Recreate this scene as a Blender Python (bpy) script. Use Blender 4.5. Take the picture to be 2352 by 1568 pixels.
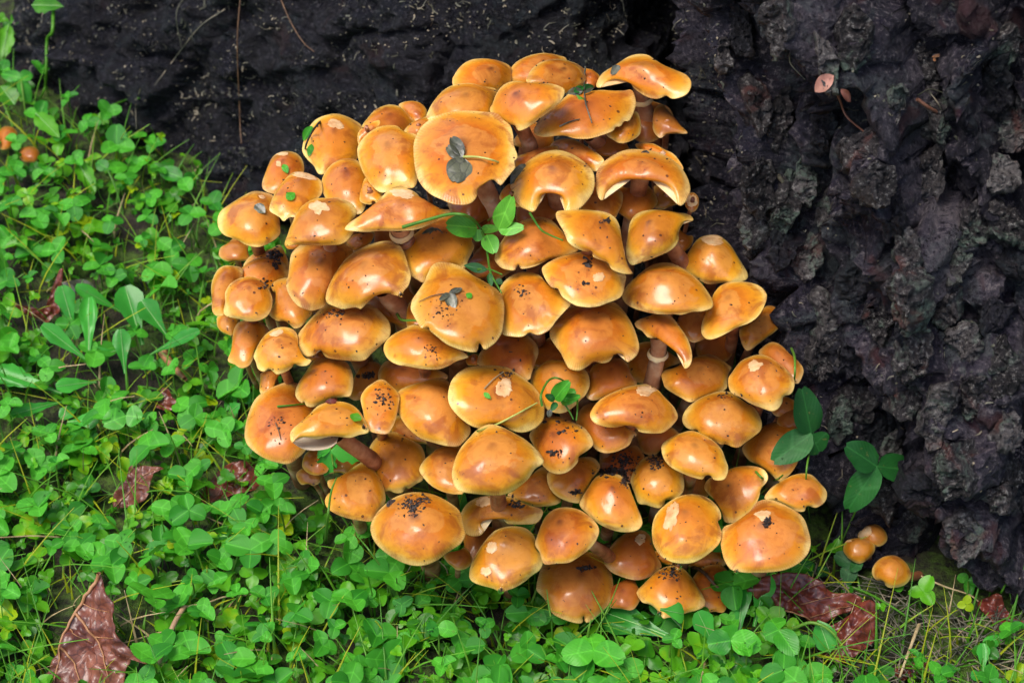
import bpy, math, random
import numpy as np
from mathutils import Vector, Matrix
from mathutils.bvhtree import BVHTree

random.seed(7); rng = np.random.default_rng(11)
for o in list(bpy.data.objects): bpy.data.objects.remove(o)
scene = bpy.context.scene
col = scene.collection

# ------------------------------------------------------------------ camera
PITCH = math.radians(42); DIST = 0.95; FIELD = 0.52
TGT = Vector((0, 0, 0.125))
FWD = Vector((0, math.cos(PITCH), -math.sin(PITCH)))
UPV = Vector((0, math.sin(PITCH), math.cos(PITCH)))
CAM = TGT - FWD * DIST
cd = bpy.data.cameras.new('camera'); co = bpy.data.objects.new('camera', cd); col.objects.link(co)
co.location = CAM; co.rotation_euler = (math.pi/2 - PITCH, 0, 0)
cd.sensor_width = 36; cd.lens = 36 * DIST / FIELD
cd.clip_start = 0.02; cd.clip_end = 400
cd.dof.use_dof = True; cd.dof.focus_distance = 0.94; cd.dof.aperture_fstop = 14
scene.camera = co

# ------------------------------------------------------------------ light
SUN_EL, SUN_AZ = math.radians(68), math.radians(238)     # azimuth clockwise from +Y: behind the photographer, left
w = bpy.data.worlds.new('World'); scene.world = w; w.use_nodes = True
nt = w.node_tree; bg = nt.nodes['Background']
sky = nt.nodes.new('ShaderNodeTexSky'); sky.sky_type = 'NISHITA'; sky.sun_disc = False
sky.sun_elevation = SUN_EL; sky.sun_rotation = SUN_AZ
sky.air_density = 1.0; sky.dust_density = 4.0; sky.ozone_density = 1.0
nt.links.new(sky.outputs[0], bg.inputs[0]); bg.inputs[1].default_value = 0.115
sd = bpy.data.lights.new('sun', 'SUN'); sd.energy = 1.5; sd.angle = math.radians(30); sd.color = (1, .95, .88)
so = bpy.data.objects.new('sun', sd); col.objects.link(so)
so.rotation_euler = (math.pi/2 - SUN_EL, 0, math.pi - SUN_AZ)
so.location = (-1, -2, 3)
scene.view_settings.view_transform = 'Standard'; scene.view_settings.look = 'None'
scene.view_settings.gamma = 1; scene.view_settings.use_curve_mapping = False
scene.view_settings.exposure = 1.0
cy = scene.cycles
cy.max_bounces = 6; cy.diffuse_bounces = 3; cy.glossy_bounces = 3; cy.transmission_bounces = 4; cy.transparent_max_bounces = 4; cy.caustics_reflective = False; cy.caustics_refractive = False
scene.render.resolution_x = 1024; scene.render.resolution_y = 682

# ------------------------------------------------------------------ helpers
KPX = FIELD / DIST / 2352.0                    # photograph measured on a 2352 x 1568 grid
def ray(px, py):
    return FWD + Vector((1, 0, 0)) * ((px - 1176) * KPX) + UPV * (-(py - 784) * KPX)
def pt(px, py, d): return CAM + ray(px, py) * d
def rays_np(q):
    q = np.asarray(q, float)
    X = (q[..., 0] - 1176) * KPX; U = -(q[..., 1] - 784) * KPX
    f = np.array(FWD); u = np.array(UPV)
    return f + X[..., None] * np.array([1., 0, 0]) + U[..., None] * u
CAMN = np.array(CAM)

def _hash(ix, iy, iz, seed=0):
    n = (ix * 374761393 + iy * 668265263 + iz * 1274126177 + seed * 974634777) & 0xffffffff
    n = ((n ^ (n >> 13)) * 1274126177) & 0xffffffff
    n = ((n ^ (n >> 15)) * 2246822519) & 0xffffffff
    return (n ^ (n >> 16)) / 4294967295.0
def vnoise(p, seed=0):
    p = np.asarray(p, float); i = np.floor(p).astype(np.int64); f = p - i; u = f*f*f*(f*(f*6-15)+10)
    r = 0
    for dx in (0, 1):
        for dy in (0, 1):
            for dz in (0, 1):
                wgt = (u[..., 0] if dx else 1-u[..., 0]) * (u[..., 1] if dy else 1-u[..., 1]) * (u[..., 2] if dz else 1-u[..., 2])
                r = r + wgt * _hash(i[..., 0]+dx, i[..., 1]+dy, i[..., 2]+dz, seed)
    return r * 2 - 1
def fbm(p, octs=4, seed=0, gain=.5):
    p = np.asarray(p, float); a = 1; s = 0
    for k in range(octs):
        s = s + a * vnoise(p * 2.03**k + k * 17.3, seed + k); a *= gain
    return s
def ridged(p, octs=4, seed=0):
    p = np.asarray(p, float); a = 1; s = 0; t = 0
    for k in range(octs):
        s = s + a * (1 - np.abs(vnoise(p * 2.1**k + k * 9.7, seed + k)) * 2); t += a; a *= .5
    return s / t
def worley(p, seed=0):
    """distance to nearest, second nearest, id of the nearest (2-d p)"""
    i = np.floor(p).astype(np.int64); d1 = np.full(p.shape[:-1], 9.); d2 = d1.copy(); idd = np.zeros(p.shape[:-1])
    z = np.zeros_like(i[..., 0])
    for dx in (-1, 0, 1):
        for dy in (-1, 0, 1):
            cx = i[..., 0] + dx; cy = i[..., 1] + dy
            fx = cx + _hash(cx, cy, z, seed); fy = cy + _hash(cx, cy, z+1, seed)
            d = np.hypot(p[..., 0]-fx, p[..., 1]-fy); h = _hash(cx, cy, z+2, seed)
            m = d < d1
            d2 = np.where(m, d1, np.minimum(d2, d)); idd = np.where(m, h, idd); d1 = np.where(m, d, d1)
    return d1, d2, idd
def sstep(x, a, b):
    t = np.clip((np.asarray(x, float) - a) / (b - a), 0, 1); return t*t*(3-2*t)

def mesh(name, V, F, mats=(), smooth=True, attrs=None, fmat=None):
    me = bpy.data.meshes.new(name)
    V = np.asarray(V, np.float32).reshape(-1, 3)
    if isinstance(F, np.ndarray):
        n, k = F.shape
        me.vertices.add(len(V)); me.vertices.foreach_set('co', V.ravel())
        me.loops.add(n*k); me.loops.foreach_set('vertex_index', F.astype(np.int32).ravel())
        me.polygons.add(n); me.polygons.foreach_set('loop_start', np.arange(0, n*k, k, dtype=np.int32))
        me.update(calc_edges=True)
    else:
        me.from_pydata(V.tolist(), [], F); me.update()
    if smooth: me.polygons.foreach_set('use_smooth', np.ones(len(me.polygons), bool))
    for m in mats: me.materials.append(m)
    if fmat is not None: me.polygons.foreach_set('material_index', np.asarray(fmat, np.int32))
    for k, v in (attrs or {}).items():
        v = np.asarray(v, np.float32)
        if v.ndim == 1:
            a = me.attributes.new(k, 'FLOAT', 'POINT'); a.data.foreach_set('value', v)
        else:
            a = me.attributes.new(k, 'FLOAT_VECTOR', 'POINT'); a.data.foreach_set('vector', v.ravel())
    me.validate()
    return me
def obj(name, me, parent=None, loc=None):
    o = bpy.data.objects.new(name, me); col.objects.link(o)
    if parent is not None: o.parent = parent
    if loc is not None: o.location = loc
    return o
def tag(o, label, cat, group=None, kind=None):
    if label: o['label'] = label
    if cat: o['category'] = cat
    if group: o['group'] = group
    if kind: o['kind'] = kind
    return o
def empty(name, loc):
    o = bpy.data.objects.new(name, None); col.objects.link(o); o.location = loc; o.empty_display_size = .01
    return o
def gridF(n, m, wrap=False):
    """quads of an n x m vertex grid (wrap: the m direction closes)"""
    i = np.arange(n-1)[:, None]; j = np.arange(m if wrap else m-1)[None, :]
    a = i*m + j; b = i*m + (j+1) % m; c = (i+1)*m + (j+1) % m; d = (i+1)*m + j
    return np.stack([a, b, c, d], -1).reshape(-1, 4)
def tube_np(P, R, n=8, twist=0):
    P = np.asarray(P, float); R = np.broadcast_to(np.asarray(R, float), (len(P),))
    T = np.gradient(P, axis=0); T /= np.linalg.norm(T, axis=1, keepdims=True) + 1e-12
    ref = np.array([0.31, 0.2, 0.93]) if abs(T[0] @ np.array([.31, .2, .93])) < .9 else np.array([1., 0, 0])
    V = []
    for k in range(len(P)):
        ref = ref - T[k] * (ref @ T[k]); ref /= np.linalg.norm(ref); b = np.cross(T[k], ref)
        a = np.linspace(0, 2*math.pi, n, endpoint=False)
        V.append(P[k] + R[k] * (np.cos(a)[:, None]*ref + np.sin(a)[:, None]*b))
    V = np.array(V); F = gridF(len(P), n, True)
    return V.reshape(-1, 3), F
def spline(P, n):
    """open Catmull-Rom through P, n samples"""
    P = np.asarray(P, float); Q = np.vstack([2*P[0]-P[1], P, 2*P[-1]-P[-2]])
    t = np.linspace(0, len(P)-1-1e-9, n); i = t.astype(int); f = (t-i)[:, None]
    a, b, c, d = Q[i], Q[i+1], Q[i+2], Q[i+3]
    return .5*((2*b)+(c-a)*f+(2*a-5*b+4*c-d)*f**2+(3*b-3*c+d-a)*f**3)
def closed(P, n):
    P = np.asarray(P, float); m = len(P); t = np.linspace(0, m, n*6, endpoint=False); i = t.astype(int); f = (t-i)[:, None]
    a, b, c, d = P[(i-1) % m], P[i % m], P[(i+1) % m], P[(i+2) % m]
    C = .5*((2*b)+(c-a)*f+(2*a-5*b+4*c-d)*f**2+(3*b-3*c+d-a)*f**3)
    L = np.r_[0, np.cumsum(np.linalg.norm(np.diff(np.vstack([C, C[:1]]), axis=0), axis=1))]
    s = np.linspace(0, L[-1], n, endpoint=False); k = np.clip(np.searchsorted(L, s, 'right')-1, 0, len(C)-1)
    f = ((s-L[k])/(L[k+1]-L[k]+1e-12))[:, None]
    return C[k]*(1-f)+C[(k+1) % len(C)]*f

# ------------------------------------------------------------------ materials
class NB:
    """small node builder"""
    def __init__(s, name):
        s.m = bpy.data.materials.new(name); s.m.use_nodes = True; s.t = s.m.node_tree; s.b = s.t.nodes['Principled BSDF']
    def n(s, typ, ins=None, **kw):
        nd = s.t.nodes.new('ShaderNode' + typ)
        for k, v in kw.items(): setattr(nd, k, v)
        for k, v in (ins or {}).items(): s.set(nd.inputs[k], v)
        return nd
    def set(s, sock, v):
        if hasattr(v, 'is_linked') or isinstance(v, bpy.types.NodeSocket): s.t.links.new(v, sock)
        else:
            if isinstance(v, tuple) and len(v) == 3 and sock.type == 'RGBA': v = v + (1,)
            sock.default_value = v
    def P(s, **kw):
        for k, v in kw.items(): s.set(s.b.inputs[k.replace('_', ' ')], v)
    def obj(s): return s.n('TexCoord').outputs['Object']
    def noise(s, scale, detail=3, rough=.55, vec=None, dist=0):
        nd = s.n('TexNoise', {'Scale': scale, 'Detail': detail, 'Roughness': rough, 'Distortion': dist})
        s.t.links.new(vec or s.obj(), nd.inputs['Vector']); return nd.outputs['Fac']
    def ramp(s, fac, stops, interp='LINEAR'):
        nd = s.n('ValToRGB', {'Fac': fac}); cr = nd.color_ramp; cr.interpolation = interp
        while len(cr.elements) > 1: cr.elements.remove(cr.elements[-1])
        for k, (p, c) in enumerate(stops):
            e = cr.elements[0] if k == 0 else cr.elements.new(p)
            e.position = p; e.color = (c if isinstance(c, tuple) else (c, c, c)) + (1,)
        return nd.outputs['Color']
    def math(s, op, a, b=0.0, c=None):
        nd = s.n('Math', operation=op); s.set(nd.inputs[0], a); s.set(nd.inputs[1], b)
        if c is not None: s.set(nd.inputs[2], c)
        return nd.outputs[0]
    def mix(s, f, a, b, mode='MIX'):
        nd = s.n('Mix', data_type='RGBA', blend_type=mode); s.set(nd.inputs[0], f); s.set(nd.inputs[6], a); s.set(nd.inputs[7], b)
        return nd.outputs[2]
    def bump(s, h, strength=.3, dist=.001, prev=None):
        nd = s.n('Bump', {'Height': h, 'Strength': strength, 'Distance': dist})
        if prev is not None: s.t.links.new(prev, nd.inputs['Normal'])
        return nd.outputs[0]
    def attr(s, name, out='Fac'): return s.n('Attribute', attribute_name=name).outputs[out]
    def rnd(s): return s.n('ObjectInfo').outputs['Random']
    def smooth(s, x, a, b):
        nd = s.n('MapRange', {'Value': x, 'From Min': a, 'From Max': b}, interpolation_type='SMOOTHSTEP'); return nd.outputs[0]

def mat_cap():
    g = NB('wet_mushroom_cap'); rr = g.attr('rr'); dk = g.attr('dk'); cs = g.attr('cs', 'Vector')
    sep = g.n('SeparateXYZ', {'Vector': cs}); ang = g.math('ARCTAN2', sep.outputs[1], sep.outputs[0])
    rnd = g.rnd()
    off = g.n('VectorMath', {0: g.obj(), 1: g.n('CombineXYZ', {'X': g.math('MULTIPLY', rnd, 9.0), 'Y': g.math('MULTIPLY', rnd, 5.0)}).outputs[0]}, operation='ADD').outputs[0]
    n1 = g.noise(45, 3, .55, off); n2 = g.noise(120, 4, .6, off); n3 = g.noise(900, 3, .6, off)
    x = g.math('ADD', rr, g.math('MULTIPLY', g.math('SUBTRACT', n1, .5), .46))
    base = g.ramp(x, [(0, (.22, .036, .004)), (.10, (.38, .078, .005)), (.28, (.54, .136, .007)), (.55, (.63, .185, .008)), (.76, (.70, .265, .010)), (.90, (.78, .39, .036)), (1, (.88, .62, .18))])
    # the drying middle of a wet cap turns pale with a crisp ragged edge
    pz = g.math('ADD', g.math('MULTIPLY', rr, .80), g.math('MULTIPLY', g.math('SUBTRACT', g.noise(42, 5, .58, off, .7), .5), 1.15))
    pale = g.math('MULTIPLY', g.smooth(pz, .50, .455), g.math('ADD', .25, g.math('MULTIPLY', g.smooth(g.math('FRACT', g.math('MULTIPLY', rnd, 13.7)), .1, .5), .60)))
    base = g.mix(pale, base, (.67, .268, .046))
    # brown bruises and rust stains
    br = g.math('MULTIPLY', g.smooth(g.noise(70, 4, .6, off, .6),   .50, .66), .70)
    base = g.mix(br, base, (.33, .070, .010))
    base = g.mix(g.math('MULTIPLY', g.smooth(n2, .56, .72), .22), base, (.80, .33, .05))
    mo = g.smooth(g.noise(210, 4, .65, off, .4), .44, .66)
    base = g.mix(g.math('MULTIPLY', mo, .30), base, (.40, .088, .008))
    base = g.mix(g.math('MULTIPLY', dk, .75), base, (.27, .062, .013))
    ap = g.math('MULTIPLY', g.smooth(g.math('ADD', rr, g.math('MULTIPLY', n2, .20)), .30, .08), g.attr('apx'))
    base = g.mix(ap, base, (.10, .022, .010))
    # margin striations
    st = g.math('SINE', g.math('ADD', g.math('MULTIPLY', ang, 110.0), g.math('MULTIPLY', n1, 9.0)))
    sm = g.math('MULTIPLY', g.smooth(rr, .86, .99), g.math('ADD', g.math('MULTIPLY', st, .5), .5))
    base = g.mix(g.math('MULTIPLY', sm, .20), base, (.95, .74, .33))
    # fine dark specks
    vo = g.n('TexVoronoi', {'Scale': 240.0, 'Randomness': 1.0, 'Vector': off})
    vr = g.n('SeparateColor', {'Color': vo.outputs['Color']})
    sp = g.math('MULTIPLY', g.math('LESS_THAN', vo.outputs['Distance'], g.math('MULTIPLY', vr.outputs[1], .22)), g.math('GREATER_THAN', g.math('ADD', vr.outputs[0], g.math('MULTIPLY', n1, .5)), 1.13))
    base = g.mix(g.math('MULTIPLY', sp, .85), base, (.075, .020, .012))
    hv = g.n('HueSaturation', {'Hue': g.math('ADD', .494, g.math('MULTIPLY', rnd, .012)), 'Saturation': 1.0, 'Value': g.math('ADD', .86, g.math('MULTIPLY', g.math('FRACT', g.math('MULTIPLY', rnd, 7.3)), .2)), 'Color': base})
    wet = g.smooth(g.noise(38, 5, .6, off, .5), .42, .47)
    hs = g.math('ADD', g.math('MULTIPLY', g.math('MULTIPLY', st, g.smooth(rr, .87, .99)), .08), g.math('ADD', g.math('MULTIPLY', n2, .22), g.math('MULTIPLY', n3, .035)))
    b3 = g.bump(hs, .5, .001)
    g.P(Base_Color=hv.outputs[0], Roughness=.5, Specular_IOR_Level=.25, Normal=b3,
        Coat_Weight=g.math('ADD', .06, g.math('MULTIPLY', wet, .66)), Coat_Roughness=g.math('SUBTRACT', .36, g.math('MULTIPLY', wet, .17)), Coat_IOR=1.5, Coat_Normal=b3)
    g.b.inputs['Subsurface Radius'].default_value = (1, .45, .1)
    return g.m
def mat_simple(name, stops, scale=80, rough=.6, bump=.3, bscale=400, bdist=.0006, coat=0, detail=4, dist=0, sss=0):
    g = NB(name); n = g.noise(scale, detail, .6, None, dist); rnd = g.rnd()
    c = g.ramp(g.math('ADD', n, g.math('MULTIPLY', g.math('SUBTRACT', rnd, .5), .12)), stops)
    g.P(Base_Color=c, Roughness=rough, Normal=g.bump(g.noise(bscale, 4, .6), bump, bdist), Coat_Weight=coat, Coat_Roughness=.15)
    if sss: g.P(Subsurface_Weight=sss, Subsurface_Scale=.003)
    return g.m
def mat_leaf(name, c0, c1, mark=False, rough=.38, trans=.35, veins=0, yellow=.0):
    g = NB(name); rnd = g.rnd(); gen = g.n('TexCoord').outputs['Generated']
    n = g.noise(140, 3); at = g.attr('tint')
    f = g.math('ADD', g.math('ADD', g.math('MULTIPLY', n, .55), g.math('MULTIPLY', rnd, .45)), at)
    c = g.ramp(f, [(.25, c0), (.85, c1), (1.25, (c1[0]*2.6, c1[1]*1.1, c1[2]*.6))])
    if mark:
        sep = g.n('SeparateXYZ', {'Vector': g.attr('luv', 'Vector')}); ax = g.math('ABSOLUTE', sep.outputs[0]); yy = sep.outputs[1]
        mid = g.smooth(ax, .035, .012)
        c = g.mix(g.math('MULTIPLY', mid, .35), c, tuple(k*1.5+.015 for k in c1))
        chev = g.math('ABSOLUTE', g.math('SUBTRACT', g.math('SUBTRACT', yy, .50), g.math('MULTIPLY', ax, -.5)))
        c = g.mix(g.math('MULTIPLY', g.smooth(chev, .07, .01), g.math('MULTIPLY', g.math('GREATER_THAN', rnd, .45), .30)), c, tuple(k*1.4+.03 for k in c1))
        vein = g.math('SINE', g.math('ADD', g.math('MULTIPLY', yy, 44.0), g.math('MULTIPLY', ax, -52.0)))
        nrm = g.bump(g.math('ADD', g.math('MULTIPLY', vein, .12), n), .3, .0008)
    else:
        nrm = g.bump(g.noise(300, 3), .3, .0006)
    c = g.mix(g.math('MULTIPLY', g.smooth(g.noise(330, 2), .66, .74), .35), c, (.20, .17, .04))
    g.P(Base_Color=c, Roughness=rough, Normal=nrm, Specular_IOR_Level=.35, Coat_Weight=.05, Coat_Roughness=.25)
    tr = g.n('BsdfTranslucent', {'Color': g.mix(.35, c, (.20, .55, .02))})
    mx = g.n('MixShader', {0: trans}); g.t.links.new(g.b.outputs[0], mx.inputs[1]); g.t.links.new(tr.outputs[0], mx.inputs[2])
    g.t.links.new(mx.outputs[0], g.t.nodes['Material Output'].inputs[0])
    return g.m
def mat_bark(name, seed, palette, lichen=.5, wetc=.3, scale=1.0):
    g = NB(name); tc = g.obj()
    n1 = g.noise(16*scale, 5, .62, tc, .5); n2 = g.noise(70*scale, 5, .65, tc, .3); n3 = g.noise(330*scale, 6, .75, tc)
    pl = g.attr('plate')
    f = g.math('ADD', g.math('MULTIPLY', n1, .34), g.math('ADD', g.math('MULTIPLY', n2, .26), g.math('ADD', g.math('MULTIPLY', n3, .22), g.math('MULTIPLY', pl, .20))))
    c = g.ramp(f, palette)
    c = g.mix(g.math('MULTIPLY', g.smooth(n3, .53, .64), .8), c, palette[4][1])
    c = g.mix(g.smooth(n3, .47, .38), c, palette[0][1])
    li = g.math('MULTIPLY', g.smooth(g.noise(20*scale, 4, .7, tc, 1.), .52, .62), lichen)
    c = g.mix(g.math('MULTIPLY', li, g.smooth(n3, .38, .56)), c, tuple(a_*b_ for a_, b_ in zip(palette[3][1], (.85, 1.35, 1.05))))
    rd = g.math('MULTIPLY', g.smooth(g.noise(31*scale, 4, .6, tc, .6), .58, .68), .7)
    c = g.mix(rd, c, tuple(a_*b_ for a_, b_ in zip(palette[3][1], (.85, .32, .27))))
    c = g.mix(g.attr('rt'), c, g.mix(1.0, c, (2.9, 2.6, 2.35), 'MULTIPLY'))
    wet = g.smooth(g.noise(26, 4, .6), .38, .60)
    b = g.bump(g.math('ADD', g.math('MULTIPLY', n2, .55), g.math('MULTIPLY', n3, .6)), 1.0, .005)
    g.P(Base_Color=c, Roughness=g.math('SUBTRACT', .60, g.math('MULTIPLY', wet, .34)), Normal=b, Specular_IOR_Level=.34)
    return g.m
M = {}
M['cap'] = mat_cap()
M['gill'] = mat_simple('cream_gills', [(.3, (.62, .36, .13)), (.6, (.80, .58, .30)), (.8, (.85, .70, .45))], 60, .6, .2, 300, sss=.1)
M['stem'] = mat_simple('pinkish_fibrous_stem', [(.30, (.14, .034, .014)), (.42, (.32, .105, .042)), (.54, (.50, .215, .105)), (.70, (.66, .42, .26))], 60, .5, .5, 260, .001, .25)
M['peel'] = mat_simple('peeled_flesh', [(.3, (.56, .27, .10)), (.5, (.74, .46, .22)), (.75, (.80, .60, .36))], 160, .7, .6, 500, .0008)
M['leaf'] = mat_leaf('clover_green', (.026, .225, .020), (.12, .57, .034), True)
M['leafbright'] = mat_leaf('lime_clover_green', (.07, .34, .03), (.20, .62, .05), True, trans=.2)
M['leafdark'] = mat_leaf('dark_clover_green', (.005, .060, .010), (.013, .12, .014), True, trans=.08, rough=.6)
M['carpet'] = mat_leaf('under_clover_green', (.026, .17, .010), (.13, .46, .016))
M['broad'] = mat_leaf('broad_leaf_green', (.036, .27, .030), (.085, .50, .055), rough=.32, trans=.28)
M['grassy'] = mat_simple('yellow_grass', [(.3, (.35, .40, .07)), (.7, (.58, .58, .18))], 90, .4, .2)
M['twigr'] = mat_simple('red_twig', [(.3, (.16, .06, .035)), (.7, (.30, .15, .10))], 90, .5, .3)
M['twig2'] = mat_simple('tan_stick', [(.3, (.26, .15, .075)), (.7, (.46, .30, .18))], 120, .6, .5)
M['deadpink'] = mat_simple('pink_rust_leaf', [(.3, (.20, .07, .055)), (.7, (.48, .24, .18))], 90, .6, .5)
M['vein'] = mat_simple('pale_green_rib', [(.3, (.16, .40, .10)), (.8, (.32, .55, .20))], 90, .4, .2)
M['cstem'] = mat_leaf('clover_stalk', (.06, .21, .02), (.17, .34, .04), trans=.2)
M['grass'] = mat_leaf('grass_blade', (.045, .20, .012), (.14, .38, .03), trans=.3, rough=.4)
M['straw'] = mat_simple('dry_straw', [(.3, (.26, .17, .07)), (.7, (.52, .42, .24))], 200, .6, .2)
M['soil'] = mat_simple('black_soil_crumb', [(.3, (.008, .006, .006)), (.7, (.035, .022, .018))], 400, .45, .8, 900, .001)
M['drop'] = NB('water_drop').m
b = M['drop'].node_tree.nodes['Principled BSDF']
b.inputs['Roughness'].default_value = .03; b.inputs['Transmission Weight'].default_value = 1; b.inputs['IOR'].default_value = 1.33
M['bark'] = mat_bark('fissured_bark', 3, [(.36, (.0012, .0012, .0028)), (.46, (.003, .003, .007)), (.54, (.007, .0065, .012)), (.62, (.019, .018, .026)), (.72, (.055, .053, .062))], .6)
M['plate'] = mat_bark('weathered_bark_plate', 5, [(.34, (.004, .004, .006)), (.44, (.014, .012, .014)), (.53, (.046, .040, .042)), (.62, (.110, .100, .100)), (.74, (.24, .23, .22))], .9)
M['twig'] = mat_simple('dry_twig', [(.3, (.05, .025, .014)), (.7, (.20, .11, .055))], 200, .6, .5)
M['litter'] = mat_simple('clipping_litter', [(.34, (.025, .030, .018)), (.5, (.085, .085, .060)), (.66, (.24, .20, .14))], 90, .6, .3)
def mat_dead(name, a, bcol, dark, coat=.25):
    g = NB(name); tc = g.obj()
    n1 = g.noise(45, 5, .65, tc, .4); c = g.ramp(n1, [(.28, dark), (.45, a), (.62, bcol), (.8, tuple(min(1, k*1.5) for k in bcol))])
    v = g.n('TexVoronoi', {'Scale': 150.0, 'Vector': tc}, feature='DISTANCE_TO_EDGE').outputs['Distance']
    c = g.mix(g.math('MULTIPLY', g.smooth(v, .06, .01), .5), c, dark)
    g.P(Base_Color=c, Roughness=.42, Coat_Weight=coat, Coat_Roughness=.2, Normal=g.bump(v, .4, .0008, g.bump(g.noise(160, 4), .5, .0012)))
    return g.m
M['dead'] = mat_dead('brown_fallen_leaf', (.13, .036, .022), (.24, .088, .055), (.030, .012, .016))
M['deadred'] = mat_dead('red_brown_fallen_leaf', (.13, .022, .012), (.22, .055, .030), (.025, .010, .014), .3)
M['deadrib'] = mat_simple('tan_leaf_rib', [(.3, (.26, .11, .045)), (.7, (.40, .20, .09))], 90, .5, .2)
M['deadgrey'] = mat_dead('rotting_clover', (.055, .060, .036), (.125, .130, .080), (.012, .012, .014), .3)
# ------------------------------------------------------------------ ground
def gh(x, y):
    x = np.asarray(x, float); y = np.asarray(y, float)
    p = np.stack([x*9, y*9, x*0], -1); q = np.stack([x*45, y*45, x*0+3], -1)
    amp = sstep(2.5 - np.hypot(x, y), 0, 1)
    return .055*sstep(y, .02, .55)*sstep(-x, -.02, .30) + amp*(.006*vnoise(p, 5) + .003*vnoise(q, 6))
_gx = np.arange(-.8, .8, .004); _gy = np.arange(-.6, 1.4, .004); _gt = gh(*np.meshgrid(_gx, _gy, indexing='ij')).tolist()
def ghs(x, y):
    i = (x+.8)/.004; j = (y+.6)/.004
    if not (0 <= i < 398 and 0 <= j < 498): return float(gh(np.array([x]), np.array([y]))[0])
    a, b = int(i), int(j); u, v = i-a, j-b
    return (_gt[a][b]*(1-v)+_gt[a][b+1]*v)*(1-u)+(_gt[a+1][b]*(1-v)+_gt[a+1][b+1]*v)*u
def axis(lo, hi, step):
    c = np.arange(lo, hi+step/2, step); k = .02*1.45**np.arange(1, 24)
    return np.r_[(lo-np.cumsum(k))[::-1], c, hi+np.cumsum(k)]
gx = axis(-.55, .55, .006); gy = axis(-.40, .80, .006)
X, Y = np.meshgrid(gx, gy, indexing='ij')
gv = np.stack([X, Y, gh(X, Y)], -1).reshape(-1, 3)
def mat_ground():
    g = NB('mossy_soil'); n1 = g.noise(22, 5, .65); n2 = g.noise(160, 5, .7); n3 = g.noise(600, 4, .7)
    c = g.ramp(n2, [(.3, (.010, .008, .006)), (.5, (.026, .019, .012)), (.68, (.060, .045, .026))])
    c = g.mix(g.math('MULTIPLY', g.smooth(n1, .40, .55), g.smooth(n2, .35, .6)), c, (.085, .165, .016))
    g.P(Base_Color=c, Roughness=.75, Normal=g.bump(n3, .9, .002, g.bump(n2, .9, .006)))
    return g.m
ground = obj('ground', mesh('ground', gv, gridF(len(gx), len(gy)), [mat_ground()]))
ground['kind'] = 'structure'; ground['label'] = 'dark mossy soil under the clover lawn'

# ------------------------------------------------------------------ tree: root flare, trunk, bark plates
base = np.array([(-.24, .86), (-.285, .73), (-.312, .61), (-.332, .51), (-.342, .455), (-.338, .405), (-.316, .36), (-.286, .325), (-.24, .30), (-.20, .278), (-.16, .245),
                 (-.11, .195), (-.05, .155), (.02, .145), (.078, .17), (.112, .225), (.136, .20), (.145, .12), (.150, .06), (.160, .015), (.178, -.022), (.205, -.045),
                 (.24, -.062), (.285, -.078), (.34, -.085), (.42, -.07), (.50, -.02), (.56, .08), (.60, .25)])
lean = np.array([(.3, .1), (.3, .1), (.3, .15), (.34, .3), (.3, .42), (.2, .5), (.12, .5), (.05, .5), (.0, .5), (.0, .5), (0, .5),
                 (0, .55), (0, .55), (0, .5), (-.03, .45), (-.12, .38), (-.17, .32), (-.22, .26), (-.24, .24), (-.24, .24), (-.20, .27), (-.16, .3),
                 (-.12, .34), (-.08, .36), (-.1, .38), (-.16, .4), (-.25, .4), (-.3, .3), (-.35, .1)])
ztop = np.interp(np.arange(len(base)), [0, 4, 8, 12, 15, 28], [.16, .20, .26, .34, .5, .5])
backk = np.interp(np.arange(len(base)), [0, 4, 9, 12, 15, 28], [.15, .2, .25, .22, .1, .05])
NS = 760
B = spline(base, NS*3); cum = np.r_[0, np.cumsum(np.linalg.norm(np.diff(B, axis=0), axis=1))]
ss = np.linspace(0, cum[-1], NS)
# spend more columns on what the photograph shows
Bx = np.stack([np.interp(ss, cum, B[:, k]) for k in (0, 1)], 1)
tpar = np.interp(ss, cum, np.linspace(0, len(base)-1, len(B)))
LN = np.stack([np.interp(tpar, np.arange(len(base)), lean[:, k]) for k in (0, 1)], 1)
ZT = np.interp(tpar, np.arange(len(base)), ztop); BK = np.interp(tpar, np.arange(len(base)), backk)
for a in (LN,):
    for k in range(2): a[:, k] = np.convolve(np.pad(a[:, k], 20, 'edge'), np.ones(41)/41, 'valid')
T = np.gradient(Bx, axis=0); T /= np.linalg.norm(T, axis=1, keepdims=True)
OUT = np.stack([T[:, 1], -T[:, 0]], 1)
for k in range(2): OUT[:, k] = np.convolve(np.pad(OUT[:, k], 12, 'edge'), np.ones(25)/25, 'valid')
OUT /= np.linalg.norm(OUT, axis=1, keepdims=True)
v = np.r_[np.linspace(-.09, .62, 210), np.linspace(.62, 1, 40)[1:]]
S_, V_ = np.meshgrid(np.arange(NS), v, indexing='ij')
Zb = np.where(V_ < 0, V_*.35, ZT[S_]*np.sin(np.clip(V_, 0, 1)*math.pi/2/.98))
VV = np.clip(V_, 0, 1)
base_off = -OUT[S_]*(BK[S_]*VV**3)[..., None]
P3 = np.zeros(S_.shape+(3,))
P3[..., :2] = Bx[S_] + LN[S_]*Zb[..., None] + base_off; P3[..., 2] = Zb
P3[..., 2] += np.where(V_ >= -.5, gh(Bx[:, 0], Bx[:, 1])[S_]*.6, 0)
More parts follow.
